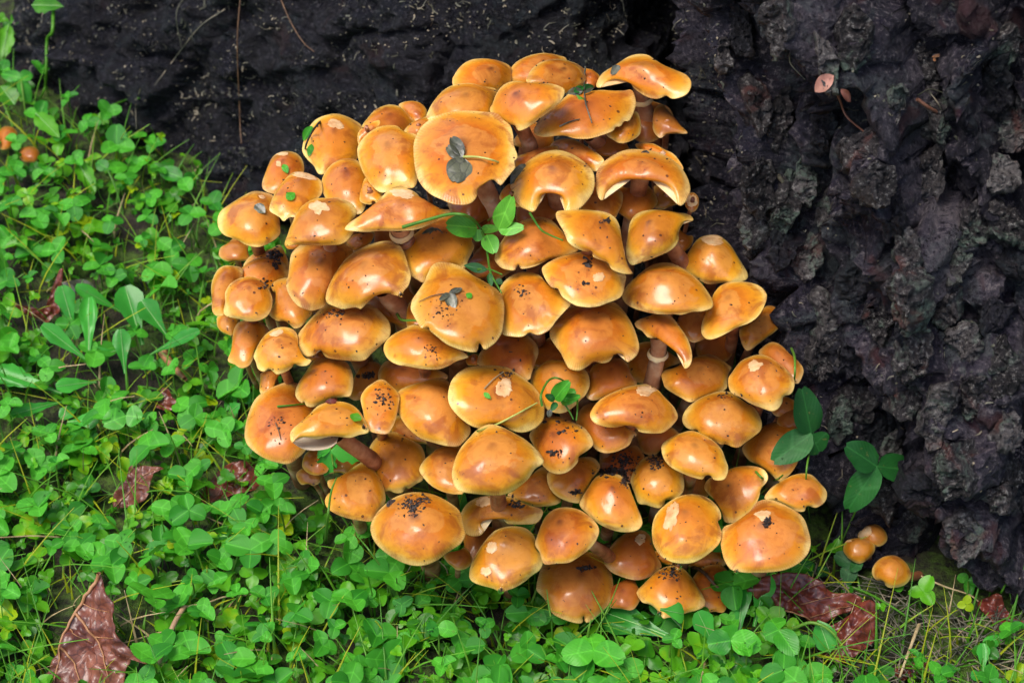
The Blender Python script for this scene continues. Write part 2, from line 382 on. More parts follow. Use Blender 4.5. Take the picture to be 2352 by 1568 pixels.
# bark relief
right = sstep(tpar, 15.0, 18.5)[S_]                          # 0: soft rotten root bark, 1: thick fissured trunk bark
sc = np.stack([ss[S_], Zb], -1)
warp = .012*np.stack([fbm(P3*28, 3, 21), fbm(P3*28, 3, 31)], -1)
q = (sc + warp)
d1, d2, pid = worley(np.stack([q[..., 0]*27 + q[..., 1]*7, q[..., 1]*9 - q[..., 0]*2], -1), 4)
e1, e2, pid2 = worley(np.stack([q[..., 0]*52, q[..., 1]*40], -1), 9)
cre = sstep(d2-d1, .0, .20); cre2 = sstep(e2-e1, 0, .22)
hR = .014*(cre-1) + .030*cre*(pid-.5) + .006*(cre2-1) + .009*cre2*(pid2-.5) + .010*fbm(P3*17, 3, 41) + .0050*fbm(P3*75, 4, 51, .65) + .0045*ridged(P3*np.array([70, 70, 34]), 3, 61) + .030*(ridged(np.stack([q[..., 0]*24 + q[..., 1]*7, q[..., 1]*4.5, q[..., 0]*0], -1), 2, 66)-.5)
u = P3 @ np.array([.75, .2, .62]); wv = P3 @ np.array([-.5, .3, .8])     # ridges run down to the left
rl = np.stack([u*9, wv*34, u*0], -1) + .55*np.stack([fbm(P3*14, 3, 71)]*3, -1)
g1, g2, gid = worley(np.stack([u*16, wv*30], -1) + .25*np.stack([fbm(P3*20, 3, 77), fbm(P3*20, 3, 78)], -1), 13)
hL = .012*ridged(rl, 3, 81) + .022*(sstep(g2-g1, 0, .14)*(gid-.35)) + .007*fbm(P3*20, 3, 91) + .0036*fbm(P3*80, 4, 101, .62) + .0016*fbm(P3*240, 2, 111)
hgt = hR*right + hL*(1-right)
nup = .35*(1-right)
dirn = np.stack([OUT[S_][..., 0], OUT[S_][..., 1], nup+.12], -1); dirn /= np.linalg.norm(dirn, axis=-1, keepdims=True)
P3 = P3 + dirn*hgt[..., None]
P3 = P3 + (.0030*np.stack([fbm(P3*np.array([95, 95, 34]), 2, 121+c_) for c_ in range(3)], -1) + .0016*np.stack([fbm(P3*230, 2, 131+c_) for c_ in range(3)], -1))*(.55+.45*right[..., None])
plate = np.clip(pid*.7+pid2*.3, 0, 1)*right + (gid*.5)*(1-right)
tree = empty('tree', (.28, .5, 0))
tag(tree, 'huge old tree with rough dark fissured bark and a flaring root behind the mushrooms', 'tree')
tfl = mesh('root_flare', P3.reshape(-1, 3), gridF(*S_.shape)[:, ::-1], [M['bark']], attrs={'plate': plate.reshape(-1), 'rt': right.reshape(-1)})
rf = obj('root_flare', tfl, tree); rf.matrix_parent_inverse = tree.matrix_basis.inverted()
rf['label'] = 'flaring dark root and bark wall'
# the trunk above, out of the picture: it shades the clump and shows in the wet caps
tz = np.r_[np.linspace(.34, 1.2, 18), np.linspace(1.5, 7, 14)]; ta = np.linspace(0, 2*math.pi, 120, endpoint=False)
TA, TZ = np.meshgrid(ta, tz); rad = .36 + .10*np.exp(-TZ/.5)
tp = np.stack([.34+rad*np.cos(TA), .66+rad*np.sin(TA), TZ], -1)
a1, a2, aid = worley(np.stack([TA*9, TZ*2.6], -1), 17)
rad2 = .03*(sstep(a2-a1, 0, .25)*(aid+.3)) + .02*fbm(tp*6, 3, 5)
tp[..., 0] += rad2*np.cos(TA); tp[..., 1] += rad2*np.sin(TA)
tk = obj('trunk', mesh('trunk', tp.reshape(-1, 3), gridF(len(tz), 120, True), [M['bark']], attrs={'plate': aid.reshape(-1)}), tree)
tk.matrix_parent_inverse = tree.matrix_basis.inverted()
# unseen crown, added far overhead for the light: keeps the sky off the back of the clump and breaks the reflections
cr = np.random.default_rng(5); cv, cf = [], []
cn = 0
for k in range(170):
    th, rr0 = cr.uniform(0, 2*math.pi), 3.6*math.sqrt(cr.uniform(.0, 1)); c0 = np.array([.4+rr0*math.cos(th), 2.3+rr0*.85*math.sin(th), cr.uniform(4.6, 7.4)])
    for j in range(34):
        p = c0 + cr.normal(0, .30, 3); a = cr.normal(0, 1, 3); a /= np.linalg.norm(a); b = np.cross(a, cr.normal(0, 1, 3)); b /= np.linalg.norm(b); L = cr.uniform(.10, .17)
        cv.append(np.array([p-a*L, p+b*L*.5, p+a*L, p-b*L*.5])); cf.append([cn, cn+1, cn+2, cn+3]); cn += 4
crown = obj('crown', mesh('crown', np.vstack(cv), cf, [mat_simple('unseen_crown_leaf', [(.3, (.03, .07, .015)), (.7, (.06, .12, .03))], 3, .6, 0)], smooth=False), tree)
crown.matrix_parent_inverse = tree.matrix_basis.inverted()
def bvh_np(V, F): return BVHTree.FromPolygons([tuple(p) for p in V], [tuple(f) for f in F])
treeB = bvh_np(P3.reshape(-1, 3).tolist(), gridF(*S_.shape)[:, ::-1].tolist())
def ground_hit(px, py):
    r = ray(px, py); d = -CAM.z/r.z
    for _ in range(5):
        p = CAM + r*d; d += (ghs(p.x, p.y)-p.z)/r.z
    return CAM + r*d
def tree_hit(px, py):
    h = treeB.ray_cast(CAM, ray(px, py).normalized(), 3)
    return (h[0], h[1]) if h[0] is not None else (None, None)
def inside_tree(x, y):
    """is the spot on the lawn already taken by the root flare?"""
    h = treeB.ray_cast(Vector((x, y, 1.2)), Vector((0, 0, -1)), 1.3)
    return h[0] is not None and h[0].z > ghs(x, y) - .002

# bark plates: (px, py, half width, half height, turn in degrees, thickness mm) read off the photograph
PL = [(1700, 60, 38, 62, 8, 12), (1795, 60, 45, 55, -12, 10), (1660, 125, 24, 30, 0, 9), (1735, 235, 40, 52, 20, 12), (1790, 275, 40, 60, -8, 11), (1725, 205, 22, 26, 0, 8),
      (1745, 420, 48, 62, 10, 14), (1800, 465, 30, 70, -14, 12), (1850, 420, 34, 44, 0, 9), (1740, 520, 36, 52, -16, 15), (1800, 560, 52, 56, -24, 13), (1860, 590, 40, 40, -8, 10),
      (1905, 480, 40, 70, -6, 9), (1985, 345, 66, 36, 6, 10), (2010, 420, 58, 48, 0, 8), (1960, 650, 40, 44, 18, 10), (2090, 585, 40, 44, 0, 15), (2085, 680, 52, 54, -6, 12),
      (1900, 720, 44, 44, 22, 10), (1880, 800, 40, 60, 0, 11), (1960, 800, 62, 62, 10, 12), (2030, 740, 44, 40, 0, 10), (2100, 800, 46, 56, -10, 12), (1960, 925, 66, 40, 4, 13),
      (1920, 970, 44, 40, 0, 11), (2010, 1000, 50, 48, 14, 10), (2080, 900, 54, 42, 8, 9), (2060, 1040, 60, 50, -16, 11), (2150, 960, 48, 60, -20, 10), (2020, 1120, 50, 56, 8, 10),
      (2120, 1120, 60, 44, 0, 10), (2090, 1200, 46, 40, 20, 9), (2200, 1080, 56, 54, 10, 9), (2220, 1230, 60, 46, 0, 9), (2300, 1120, 50, 60, -8, 9),
      (2285, 200, 52, 66, 4, 12), (2320, 300, 56, 40, 6, 11), (2300, 120, 46, 44, -6, 10), (2290, 395, 56, 34, -6, 9), (2310, 510, 50, 50, 24, 12), (2330, 590, 40, 44, 18, 10),
      (2240, 520, 40, 40, 0, 8), (2190, 600, 40, 50, 0, 8), (2170, 700, 44, 44, 8, 9), (2220, 790, 44, 46, 24, 9), (2290, 730, 46, 40, 0, 8), (2150, 260, 46, 60, 10, 6), (2120, 120, 52, 52, 0, 6),
      (1960, 90, 50, 60, 0, 6), (1900, 150, 30, 50, 10, 8), (1880, 300, 34, 44, 0, 6), (2060, 240, 40, 40, 0, 5), (2230, 900, 50, 50, 0, 8), (2310, 860, 50, 60, 10, 9), (2310, 980, 46, 40, 0, 9), (2060, 500, 40, 34, 0, 7), (2130, 400, 44, 50, 0, 6)]
plate_VF = []
for k, (px, py, hw, hh, turn, th) in enumerate(PL):
    p0, n0 = tree_hit(px, py)
    if p0 is None: continue
    n0 = Vector(n0);
    if n0.dot(ray(px, py)) > 0: n0 = -n0
    n0 = (n0*.5 - ray(px, py).normalized()*.35 + Vector((-.05, -.3, .1))).normalized()
    dd = (p0-CAM).dot(FWD); sx = hw*KPX*dd*.85; sy = hh*KPX*dd*1.35
    upv = (UPV - n0*UPV.dot(n0)).normalized(); rt = upv.cross(n0).normalized()
    a = math.radians(turn); ex = rt*math.cos(a)+upv*math.sin(a); ey = upv*math.cos(a)-rt*math.sin(a)
    NA, NR = 110, 30; an = np.linspace(0, 2*math.pi, NA, endpoint=False)
    car = np.stack([np.cos(an)*1.9, np.sin(an)*1.9, an*0+k*7.7], -1)
    pr = np.random.default_rng(400+k); nk = pr.integers(6, 9); ph = np.sort(np.linspace(0, 2*math.pi, nk, endpoint=False) + pr.uniform(-.3, .3, nk)); dk_ = pr.uniform(.72, 1.0, nk)
    cs_ = np.cos(an[:, None]-ph[None]); ro = np.where(cs_ > .2, dk_[None]/np.maximum(cs_, .2), 9).min(1)
    ro = np.minimum(ro, 1.35)*(1 + .10*vnoise(car*1.6, 3) + .06*vnoise(car*4, 4) + .035*vnoise(car*9, 5))
    rr_ = np.r_[np.linspace(0, .86, NR-5), .94, 1.0, 1.02, 1.03, 1.0]
    hp = np.r_[np.ones(NR-5), .95, .70, .3, -.3, -1.2]
    RR, AA = np.meshgrid(rr_, np.arange(NA), indexing='ij')
    lx = RR*ro[AA]*np.cos(an)[AA]; ly = RR*ro[AA]*np.sin(an)[AA]
    q3 = np.stack([lx*sx*45, ly*sy*45, lx*0+k*3.1], -1); top = np.clip(hp[:, None], 0, 1)
    tl = pr.uniform(-.30, .30, 2)
    hz = hp[:, None]*th*.0008 + top*((tl[0]*lx*sx + tl[1]*ly*sy) + .0034*fbm(q3, 3, 7) + .0015*fbm(q3*4.5, 4, 8, .65) + .0020*(ridged(q3*np.array([1.0, 2.4, 1]), 2, 14)-.4))
    lv = np.floor((vnoise(q3*.8, 12)+.2*vnoise(q3*3, 13))*2.2)/2.2
    hz = hz + top*lv*.0045
    V = lx[..., None]*sx*np.array(ex) + ly[..., None]*sy*np.array(ey) + hz[..., None]*np.array(n0) + np.array(p0)
    V = V + .0022*np.stack([fbm(V*np.array([110, 110, 40]), 2, 60+c_) for c_ in range(3)], -1) + .0013*np.stack([fbm(V*300, 2, 70+c_) for c_ in range(3)], -1)
    F = gridF(NR, NA, True)
    o = obj('bark_plate', mesh('bark_plate', V.reshape(-1, 3), F, [M['plate'] if (k*7) % 5 else M['bark']], attrs={'plate': np.full(V.shape[0]*V.shape[1], rng.uniform(.15, .95))}), tree)
    o.matrix_parent_inverse = tree.matrix_basis.inverted()
    plate_VF.append((V.reshape(-1, 3), F))
# ------------------------------------------------------------------ mushrooms
# every cap: tile, layer (higher = in front), apex, outline, words for the label, options.
# tiles are enlarged pieces of the photograph: origin in photo pixels and zoom
TILE = {'A': (800, 200, 2.24), 'B': (1600, 200, 2.24), 'C': (2300, 200, 2.24), 'D': (800, 850, 2.24), 'E': (1600, 850, 2.24), 'F': (2300, 850, 2.24),
        'G': (900, 1400, 2.24), 'H': (1700, 1400, 2.24), 'I': (2500, 1300, 2.24), 'J': (1250, 1900, 2.24), 'K': (1850, 1900, 2.24), 'L': (2500, 1900, 2.24),
        'M': (2600, 1900, 1.572), 'N': (0, 0, 1.68), 'O': (0, 0, .57422)}
def tp2(t, p):
    x0, y0, z = TILE[t]; p = np.asarray(p, float); return (np.array([x0, y0]) + p/z)/1.74149
HID = 0
C = []
def cap(t, layer, apex, pts, label=HID, **k): C.append((t, layer, apex, [tuple(map(float, s.split(','))) for s in pts.split()], label, k))
# --- upper left
cap('A', 4, (745, 930), '555,1200 600,1060 650,960 720,915 800,908 870,930 920,990 930,1090 860,1180 760,1260 660,1290 580,1260', 'small thimble-shaped mushroom with two pale nicks and a green leaf scrap', peel=[(740, 930, 55, 16, 0), (705, 1022, 28, 28, 0)])
cap('A', 3, (1210, 650), '915,900 940,780 985,680 1060,610 1190,572 1300,590 1400,640 1450,690 1440,820 1420,960 1300,1050 1180,1060 1120,1110 1060,1110 1020,1040 960,980', 'tall orange mushroom with a thin black twig curling along its side', peel=[(1220, 665, 75, 38, 10)])
cap('A', 6, (900, 1112), '620,1430 660,1300 720,1210 800,1120 870,1090 970,1105 1060,1150 1090,1190 1085,1300 960,1400 880,1490 800,1500 750,1535 715,1500 680,1480', 'mushroom with a ragged pale crown and an oval green leaf scrap on its face', peel=[(930, 1125, 110, 28, 12)], um=.22)
cap('A', 5, (470, 1400), '160,1500 200,1430 300,1360 400,1300 480,1265 580,1275 670,1320 700,1440 720,1600 710,1660 640,1720 530,1765 420,1750 330,1700 220,1660 165,1590', 'broad low mushroom beside the black root with a grey leaf flake on top', peel=[(560, 1318, 30, 16, 20)])
cap('A', 4, (1310, 1010), '1085,1250 1090,1170 1130,1080 1200,1010 1290,972 1400,985 1470,1050 1520,1200 1500,1350 1440,1470 1300,1450 1180,1400', 'wet brown-streaked mushroom tucked beside the ring-scarred cap', apx=.6)
cap('A', 7, (1060, 1400), '760,1750 790,1640 820,1560 880,1440 950,1370 1040,1330 1150,1325 1250,1325 1350,1370 1400,1430 1400,1480 1370,1530 1380,1620 1290,1730 1150,1750 980,1750 860,1745', 'wrinkled mushroom with a round ring-shaped scar on its crown', peel=[(1060, 1405, 82, 60, 8)])
cap('A', 7, (1660, 770), '1410,930 1420,850 1480,770 1560,710 1650,678 1760,680 1830,730 1950,770 1975,900 1960,1100 1920,1230 1780,1240 1640,1280 1560,1240 1490,1150 1440,1050', 'glossy mushroom with a white wet glint pressed against the leaf-stained cap', apx=.3)
cap('A', 2, (1720, 530), '1420,760 1450,680 1510,600 1580,530 1690,490 1790,510 1870,580 1920,640 1900,720 1750,760 1560,790', 'smooth rounded mushroom above a torn yellow flap', apx=.3)
cap('A', 4, (1500, 720), '1410,800 1425,730 1480,680 1540,650 1600,630 1612,660 1560,720 1500,760 1450,820 1425,850', 'torn yellow cap flap sticking up between two mushrooms', h=.2)
cap('A', 1, (1900, 490), '1780,500 1830,465 1910,458 1980,480 2030,540 2020,620 1930,660 1850,570')
cap('A', 3, (1950, 650), '1830,720 1900,650 1990,610 2060,600 2060,700 1950,780 1850,760')
cap('A', 5, (1490, 1190), '1430,1330 1450,1220 1490,1140 1560,1200 1640,1290 1590,1370 1550,1350 1530,1385 1450,1370')
# --- top middle and right
cap('B', 9, (560, 760), '120,900 125,830 160,730 230,650 330,590 450,555 600,545 760,555 870,570 930,630 990,680 1015,770 1020,850 1055,950 1045,980 1020,1000 1035,1050 990,1110 950,1160 905,1215 880,1190 820,1150 770,1180 700,1240 690,1310 640,1370 560,1390 470,1380 370,1340 270,1290 190,1210 150,1130 130,1030', 'widest flat mushroom with a spotted dead clover leaf lying across it', h=.22, apx=.6, stem=[(720, 1160), (800, 1320), (880, 1500)], sw=190)
cap('B', 5, (600, 340), '245,620 260,530 310,450 370,380 440,330 520,305 640,298 740,325 860,350 860,420 840,530 800,640 600,680 400,660', 'wet mushroom with a gilled nick in its edge behind the widest cap', apx=.35)
cap('B', 8, (990, 345), '805,550 830,480 860,400 900,340 960,295 1040,278 1130,295 1220,305 1330,300 1420,320 1475,360 1460,430 1410,490 1300,580 1220,640 1140,700 1060,725 1030,680 970,670 900,640', 'fan-shaped mushroom with a dark crown corner and one long wavy edge', apx=.7, stem=[(1060, 640), (1130, 780), (1180, 930)], sw=150)
cap('B', 2, (860, 125), '470,270 490,220 540,150 620,95 720,78 830,85 920,110 990,150 1000,200 990,300 880,370 700,370 500,340', 'rounded mushroom with a burnt brown crown at the top edge of the clump', apx=.8)
cap('B', 1, (1300, 60), '960,260 970,200 1030,120 1110,70 1200,40 1310,28 1420,50 1490,80 1500,200 1300,300 1100,320 980,290', 'mushroom at the very top half covered by a dark-crowned one', apx=.4)
cap('B', 3, (1500, 130), '1135,290 1150,220 1190,160 1260,110 1350,85 1450,85 1550,110 1610,140 1650,180 1660,280 1560,390 1400,370 1250,330', 'dark-crowned domed mushroom in front of the topmost cap', apx=.8)
cap('B', 0, (1710, 190), '1630,180 1700,170 1750,195 1790,240 1780,310 1700,350 1620,300')
cap('B', 7, (1660, 420), '1195,730 1220,670 1270,600 1340,540 1420,480 1480,420 1560,370 1700,370 1800,360 1900,365 2000,365 2078,360 2110,440 2113,500 2078,600 2048,640 2008,640 1978,685 1930,690 1918,720 1840,755 1700,795 1570,795 1480,770 1400,770 1300,780 1230,770', 'wide flat mushroom with wet weed shreds stuck on its crown', h=.28, apx=.3, stem=[(1700, 760), (1800, 860), (1900, 980)], sw=150)
cap('C', 8, (570, 90), '190,330 200,280 240,215 320,160 400,110 480,60 560,38 650,45 720,90 800,140 900,180 990,220 1035,270 1040,330 1010,390 950,425 880,440 840,425 820,410 740,440 650,425 560,370 510,320 500,260 440,245 370,250 300,285 280,300 230,340', 'tall-stalked mushroom with a split brim against the dark crevice', apx=.35, h=.62, stem=[(580, 300), (620, 500), (680, 700), (730, 900)], sw=150, ring=(630, 450, 110), um=.22)
cap('C', 4, (470, 620), '280,760 300,700 400,640 500,560 560,560 590,650 590,730 560,780 480,825 400,835 330,800')
cap('C', 1, (770, 520), '700,600 720,520 790,490 860,580 930,660 1010,745 900,750 820,760 760,790 700,720', dk=.6)
cap('C', 8, (600, 955), '185,1150 200,1080 250,1010 330,950 420,905 520,888 640,895 750,920 860,970 950,1050 1010,1150 1035,1250 1010,1330 970,1385 930,1395 910,1340 880,1260 820,1190 750,1140 650,1110 550,1105 460,1130 385,1190 320,1245 275,1300 250,1350 215,1330 190,1250', 'arched broken mushroom with its stalk showing and a black leaf flake', h=.55, apx=.5, dk=.2, stem=[(590, 1080), (570, 1250), (530, 1420), (500, 1620)], sw=170, ring=(570, 1330, 150))
cap('C', 3, (610, 860), '540,860 600,835 700,840 800,890 880,930 940,1000 970,1070 900,1100 700,1000')
cap('C', 3, (1050, 1340), '980,1380 1000,1310 1050,1275 1100,1310 1110,1380 1080,1440 1030,1450', 'pinkish button mushroom with a bare pale tip in the crevice', dk=.6, peel=[(1050, 1350, 50, 52, 0)])
cap('B', 9, (1350, 985), '985,1210 1010,1150 1060,1080 1130,1010 1210,950 1300,910 1400,895 1500,915 1590,960 1670,1020 1730,1090 1745,1180 1730,1270 1680,1350 1600,1430 1500,1485 1470,1400 1450,1300 1430,1230 1360,1185 1310,1220 1280,1290 1250,1370 1200,1450 1130,1430 1060,1390 1010,1300', 'hooded mushroom with a deep notch opening over its stalk', h=.5, apx=.5, stem=[(1370, 1120), (1390, 1300), (1430, 1480), (1440, 1600)], sw=160)
cap('B', 4, (1500, 840), '1340,880 1400,810 1550,800 1700,880 1800,950 1830,1000 1790,1050 1750,1090 1600,1020 1400,960')
cap('B', 5, (1250, 900), '1040,960 1150,920 1300,870 1410,860 1400,950 1200,1100 1050,1120 1000,1050', dk=.25)
cap('B', 6, (990, 1250), '890,1330 930,1240 1000,1200 1080,1300 1080,1400 980,1390')
# --- left flank
cap('D', 7, (1110, 390), '770,640 790,560 800,480 815,380 860,320 940,265 1050,240 1160,235 1260,255 1330,300 1370,340 1360,450 1280,550 1200,650 1150,750 1120,840 1050,870 990,880 900,850 840,800 790,720', 'lumpy mushroom with a wine-red crown and a side fold', apx=.55)
cap('D', 9, (1430, 390), '1125,760 1140,690 1180,600 1240,500 1310,410 1400,340 1520,285 1650,255 1760,270 1820,340 1860,450 1890,560 1870,650 1830,700 1800,745 1740,740 1680,725 1600,735 1530,780 1480,830 1440,865 1400,850 1320,860 1280,868 1200,840 1140,810', 'large mushroom with a scalloped brim and a hanging water drop', apx=.35, stem=[(1650, 680), (1760, 830), (1850, 960)], sw=210)
cap('D', 6, (800, 740), '615,890 640,850 690,790 700,740 650,700 640,650 680,610 760,585 850,600 960,700 1010,880 960,960 910,1020 850,1040 800,1000 760,975 690,970 630,930', 'three-lobed star-shaped mushroom with a black soil speck')
cap('D', 7, (1190, 890), '870,1130 890,1070 940,1010 1000,940 1070,870 1140,815 1280,800 1450,810 1560,840 1640,910 1695,980 1710,1060 1690,1130 1620,1190 1540,1260 1480,1320 1400,1330 1260,1320 1140,1300 1095,1250 1085,1205 1060,1240 1020,1280 960,1290 900,1240 875,1190', 'big mushroom creased by a deep cleft with soil on its crown', apx=.2, h=.6)
cap('D', 4, (1080, 1270), '880,1230 950,1290 1040,1340 1120,1342 1210,1335 1200,1280 1000,1230')
cap('D', 5, (570, 440), '250,620 300,560 370,500 440,440 540,400 650,400 740,440 790,500 800,560 740,620 640,680 500,720 350,680', 'speckled mushroom with dark soil spilled down its crown', apx=.3)
cap('D', 4, (600, 380), '390,480 430,410 500,360 600,340 690,295 730,300 770,380 795,450 780,520 600,500 450,510')
cap('D', 8, (450, 610), '210,890 225,800 225,720 260,650 330,600 430,572 520,590 590,640 630,710 650,780 640,860 600,930 520,970 420,975 380,960 300,945 240,930', 'round helmet mushroom with a wet dark crown at the lawn side', apx=.5)
cap('D', 6, (210, 520), '100,660 120,580 160,510 220,475 300,478 380,500 370,600 280,680 240,800 225,910 150,925 110,880 105,780', 'narrow mushroom squeezed at the lawn edge behind the round helmet cap')
cap('D', 3, (240, 950), '150,980 160,930 250,910 340,950 330,1060 280,1100 200,1070 160,1030')
cap('D', 5, (400, 1010), '250,1310 280,1230 290,1130 310,1030 360,975 450,960 550,980 620,1060 570,1130 500,1210 480,1300 440,1370 370,1395 310,1360 260,1340', 'thumb-shaped mushroom with a pinched brown tip')
cap('D', 8, (700, 1080), '480,1290 500,1230 540,1150 600,1080 680,1035 760,1025 830,1045 870,1090 880,1150 880,1250 930,1310 1000,1320 960,1370 880,1370 850,1340 820,1390 760,1430 690,1450 650,1420 620,1400 570,1425 520,1400 500,1340', 'mushroom with a cracked pale crown and a puckered brim', peel=[(690, 1075, 60, 26, -20)])
cap('G', 3, (380, 230), '315,380 315,250 330,200 420,180 500,190 450,290 440,370 380,385')
cap('D', 5, (810, 240), '760,290 780,220 820,170 900,260 880,310 800,330')
cap('D', 8, (1790, -170), '1295,150 1330,100 1400,50 1480,0 1560,-60 1620,-130 1680,-190 1760,-220 1850,-215 1930,-180 2000,-110 2080,-60 2180,-30 2250,-20 2220,30 2100,90 1950,150 1800,165 1700,165 1600,165 1500,175 1400,170 1340,165', 'cone-shaped mushroom with a pale peeled tip and ragged veil beneath', h=.6, peel=[(1800, -170, 110, 40, 8)], stem=[(1780, 100), (1820, 220), (1870, 330)], sw=190, ring=(1690, 190, 150), um=.22)
cap('D', 2, (1430, 220), '1310,260 1400,190 1550,180 1520,280 1380,340', dk=.5)
# --- centre
cap('E', 6, (400, 110), '10,390 30,310 80,240 150,180 230,110 330,50 450,20 600,20 680,80 700,180 640,240 665,300 640,370 610,430 580,500 440,490 330,500 290,560 220,630 150,600 90,560 30,480', 'broad mushroom with a ragged bitten edge under the fresh clover sprig', apx=.4)
cap('E', 10, (560, 690), '95,860 110,780 150,720 190,660 225,610 250,540 290,470 360,442 450,450 560,490 650,560 740,610 830,660 890,710 930,800 935,900 925,1000 910,1080 860,1160 810,1200 765,1230 740,1210 715,1160 700,1210 685,1250 600,1245 500,1215 420,1180 330,1110 270,1060 250,1020 195,1040 160,990 120,920', 'big central mushroom with a withered black leaf and split brim', h=.34, apx=.35)
cap('E', 5, (150, 850), '55,950 60,880 90,800 150,780 250,900 250,1030 150,1060 70,1030')
cap('E', 7, (1180, 90), '845,420 860,360 890,290 940,210 1000,140 1080,80 1170,45 1270,40 1360,70 1420,130 1480,200 1540,280 1600,340 1520,375 1430,405 1350,415 1280,450 1200,485 1090,505 1058,462 1030,515 970,515 900,490', 'mushroom with a V-shaped notch in its brim and a limp green stalk on it')
cap('E', 8, (1080, 650), '895,680 940,610 1000,565 1080,535 1180,535 1260,570 1310,630 1370,680 1440,700 1510,770 1535,820 1480,880 1400,970 1340,1050 1270,1090 1220,1095 1160,1075 1100,1110 1000,1110 915,1080 920,950 940,850 910,760', 'pale flat mushroom with a bruised pit and scattered soil grains', h=.3, apx=.3)
cap('E', 9, (1690, 450), '1270,510 1310,460 1390,415 1500,380 1600,355 1700,340 1800,400 1880,470 1940,540 2020,555 2016,640 1990,740 1940,780 1860,810 1780,840 1700,850 1600,840 1540,815 1500,790 1450,750 1425,700 1410,680 1360,670 1310,610', 'wavy mushroom with a round pale scar and a black wood splinter', h=.36, apx=.4, peel=[(1780, 575, 48, 44, 0)])
cap('E', 10, (1860, 50), '1395,30 1410,-10 1480,-20 1600,-25 1720,-20 1850,0 1930,50 1970,130 1985,230 2000,330 2020,430 2070,520 2090,548 2000,550 1900,510 1860,450 1780,420 1725,390 1730,340 1670,350 1590,325 1510,270 1470,180 1420,90', 'draped mushroom with a curled lip rolled over on its brim', apx=.55, h=.42)
cap('E', 8, (1760, 880), '1340,1080 1350,1010 1400,930 1470,870 1560,830 1680,810 1790,790 1880,790 1960,830 2040,930 2095,1030 2130,1130 2145,1210 2120,1280 2040,1340 2010,1300 1990,1250 1930,1255 1880,1330 1810,1350 1740,1335 1690,1370 1610,1415 1520,1400 1480,1340 1440,1260 1390,1190 1350,1130', 'large square-shouldered mushroom with a bite out of its lower edge', apx=.3)
cap('E', 8, (170, 1070), '-147,1230 -130,1160 -60,1090 40,1040 130,1000 250,1040 330,1100 440,1180 540,1230 615,1290 590,1305 510,1330 420,1380 330,1405 200,1400 80,1380 -30,1360 -110,1310', 'flat-brimmed mushroom under a cut green stem below the central cap')
cap('E', 6, (930, 1150), '690,1330 720,1250 800,1170 880,1100 950,1070 1080,1075 1170,1120 1230,1190 1240,1260 1210,1350 1180,1440 1150,1500 1000,1500 850,1450 710,1370', 'rounded brownish mushroom in the hollow below the central cap', dk=.2, apx=.5)
cap('E', 3, (640, 1310), '590,1330 620,1280 690,1270 720,1350 620,1370')
cap('H', 9, (690, 330), '205,420 215,340 240,270 300,200 380,155 500,138 630,137 740,155 830,210 900,260 970,320 1020,380 1060,460 1070,540 1060,620 1000,690 920,730 830,735 740,700 680,660 610,640 580,690 520,705 420,680 330,620 260,550 220,490', 'large mushroom with a deep peeled pit on top and a grass blade across it', h=.42, apx=.8, peel=[(710, 335, 78, 82, 20)])
cap('H', 6, (1120, 150), '945,260 980,180 1040,130 1120,85 1230,90 1350,130 1430,170 1470,240 1475,320 1440,400 1390,450 1330,510 1260,555 1180,565 1080,520 980,400', 'mushroom mostly covered by a wilted clover tangle', apx=.4)
cap('H', 4, (1680, 120), '1440,400 1470,290 1480,180 1550,90 1700,70 1800,100 1850,220 1900,300 1820,370 1650,420 1520,450 1470,440', 'shaded brown mushroom below the bitten cap', dk=.4)
cap('H', 7, (110, 310), '-270,440 -250,380 -180,330 -60,290 100,250 200,270 280,400 320,600 400,680 405,750 360,810 300,860 200,860 80,830 -40,790 -150,700 -220,600 -260,510', 'smooth pale mushroom leaning to the lawn beside the pitted cap')
cap('H', 10, (590, 760), '240,1110 250,1040 280,950 330,860 400,780 470,710 560,665 640,670 740,710 830,760 900,800 960,850 1010,900 1050,950 1065,1000 1040,1030 990,1060 960,1100 920,1160 860,1210 790,1260 700,1295 600,1300 480,1290 360,1275 290,1250 255,1190', 'bright smooth golden mushroom, the plumpest in the lower middle', h=.6, apx=.2)
cap('H', 8, (1110, 700), '935,760 990,680 1060,620 1130,592 1220,600 1320,640 1420,690 1480,760 1510,830 1490,870 1440,910 1380,950 1370,1000 1330,1050 1270,1095 1190,1110 1110,1085 1040,1010 1030,940 970,850', 'freckled mushroom with a red-stained crown and soil crumbs', apx=.5)
cap('H', 4, (1560, 600), '1350,640 1420,500 1550,480 1700,620 1890,740 1860,790 1830,850 1760,890 1690,915 1600,920 1520,880 1460,780', 'shaded mushroom with a scrap of red leaf at its side', dk=.2)
cap('I', 8, (170, 600), '-312,824 -302,764 -252,694 -192,644 -92,594 0,555 100,535 200,530 290,575 350,640 400,690 450,750 475,820 450,870 390,930 330,965 230,970 130,955 100,920 30,895 -72,914 -152,914 -260,884', 'wide hat-shaped mushroom with an oval peeled scar and brown stripe', apx=.2, peel=[(188, 592, 84, 48, -8)])
cap('H', 2, (1760, 960), '1560,1100 1570,980 1640,910 1760,890 1880,850 1950,920 1970,1000 1900,1120 1840,1190 1700,1160 1600,1150', 'dull brown mushroom thickly sprinkled with black soil', dk=.55)
cap('H', 6, (1350, 1040), '1095,1160 1100,1100 1200,1030 1350,970 1500,960 1570,1050 1500,1150 1450,1250 1400,1330 1380,1370 1300,1360 1220,1330 1150,1280 1110,1220', 'small mushroom with a wet scrape and black grains near its brim', dk=.15)
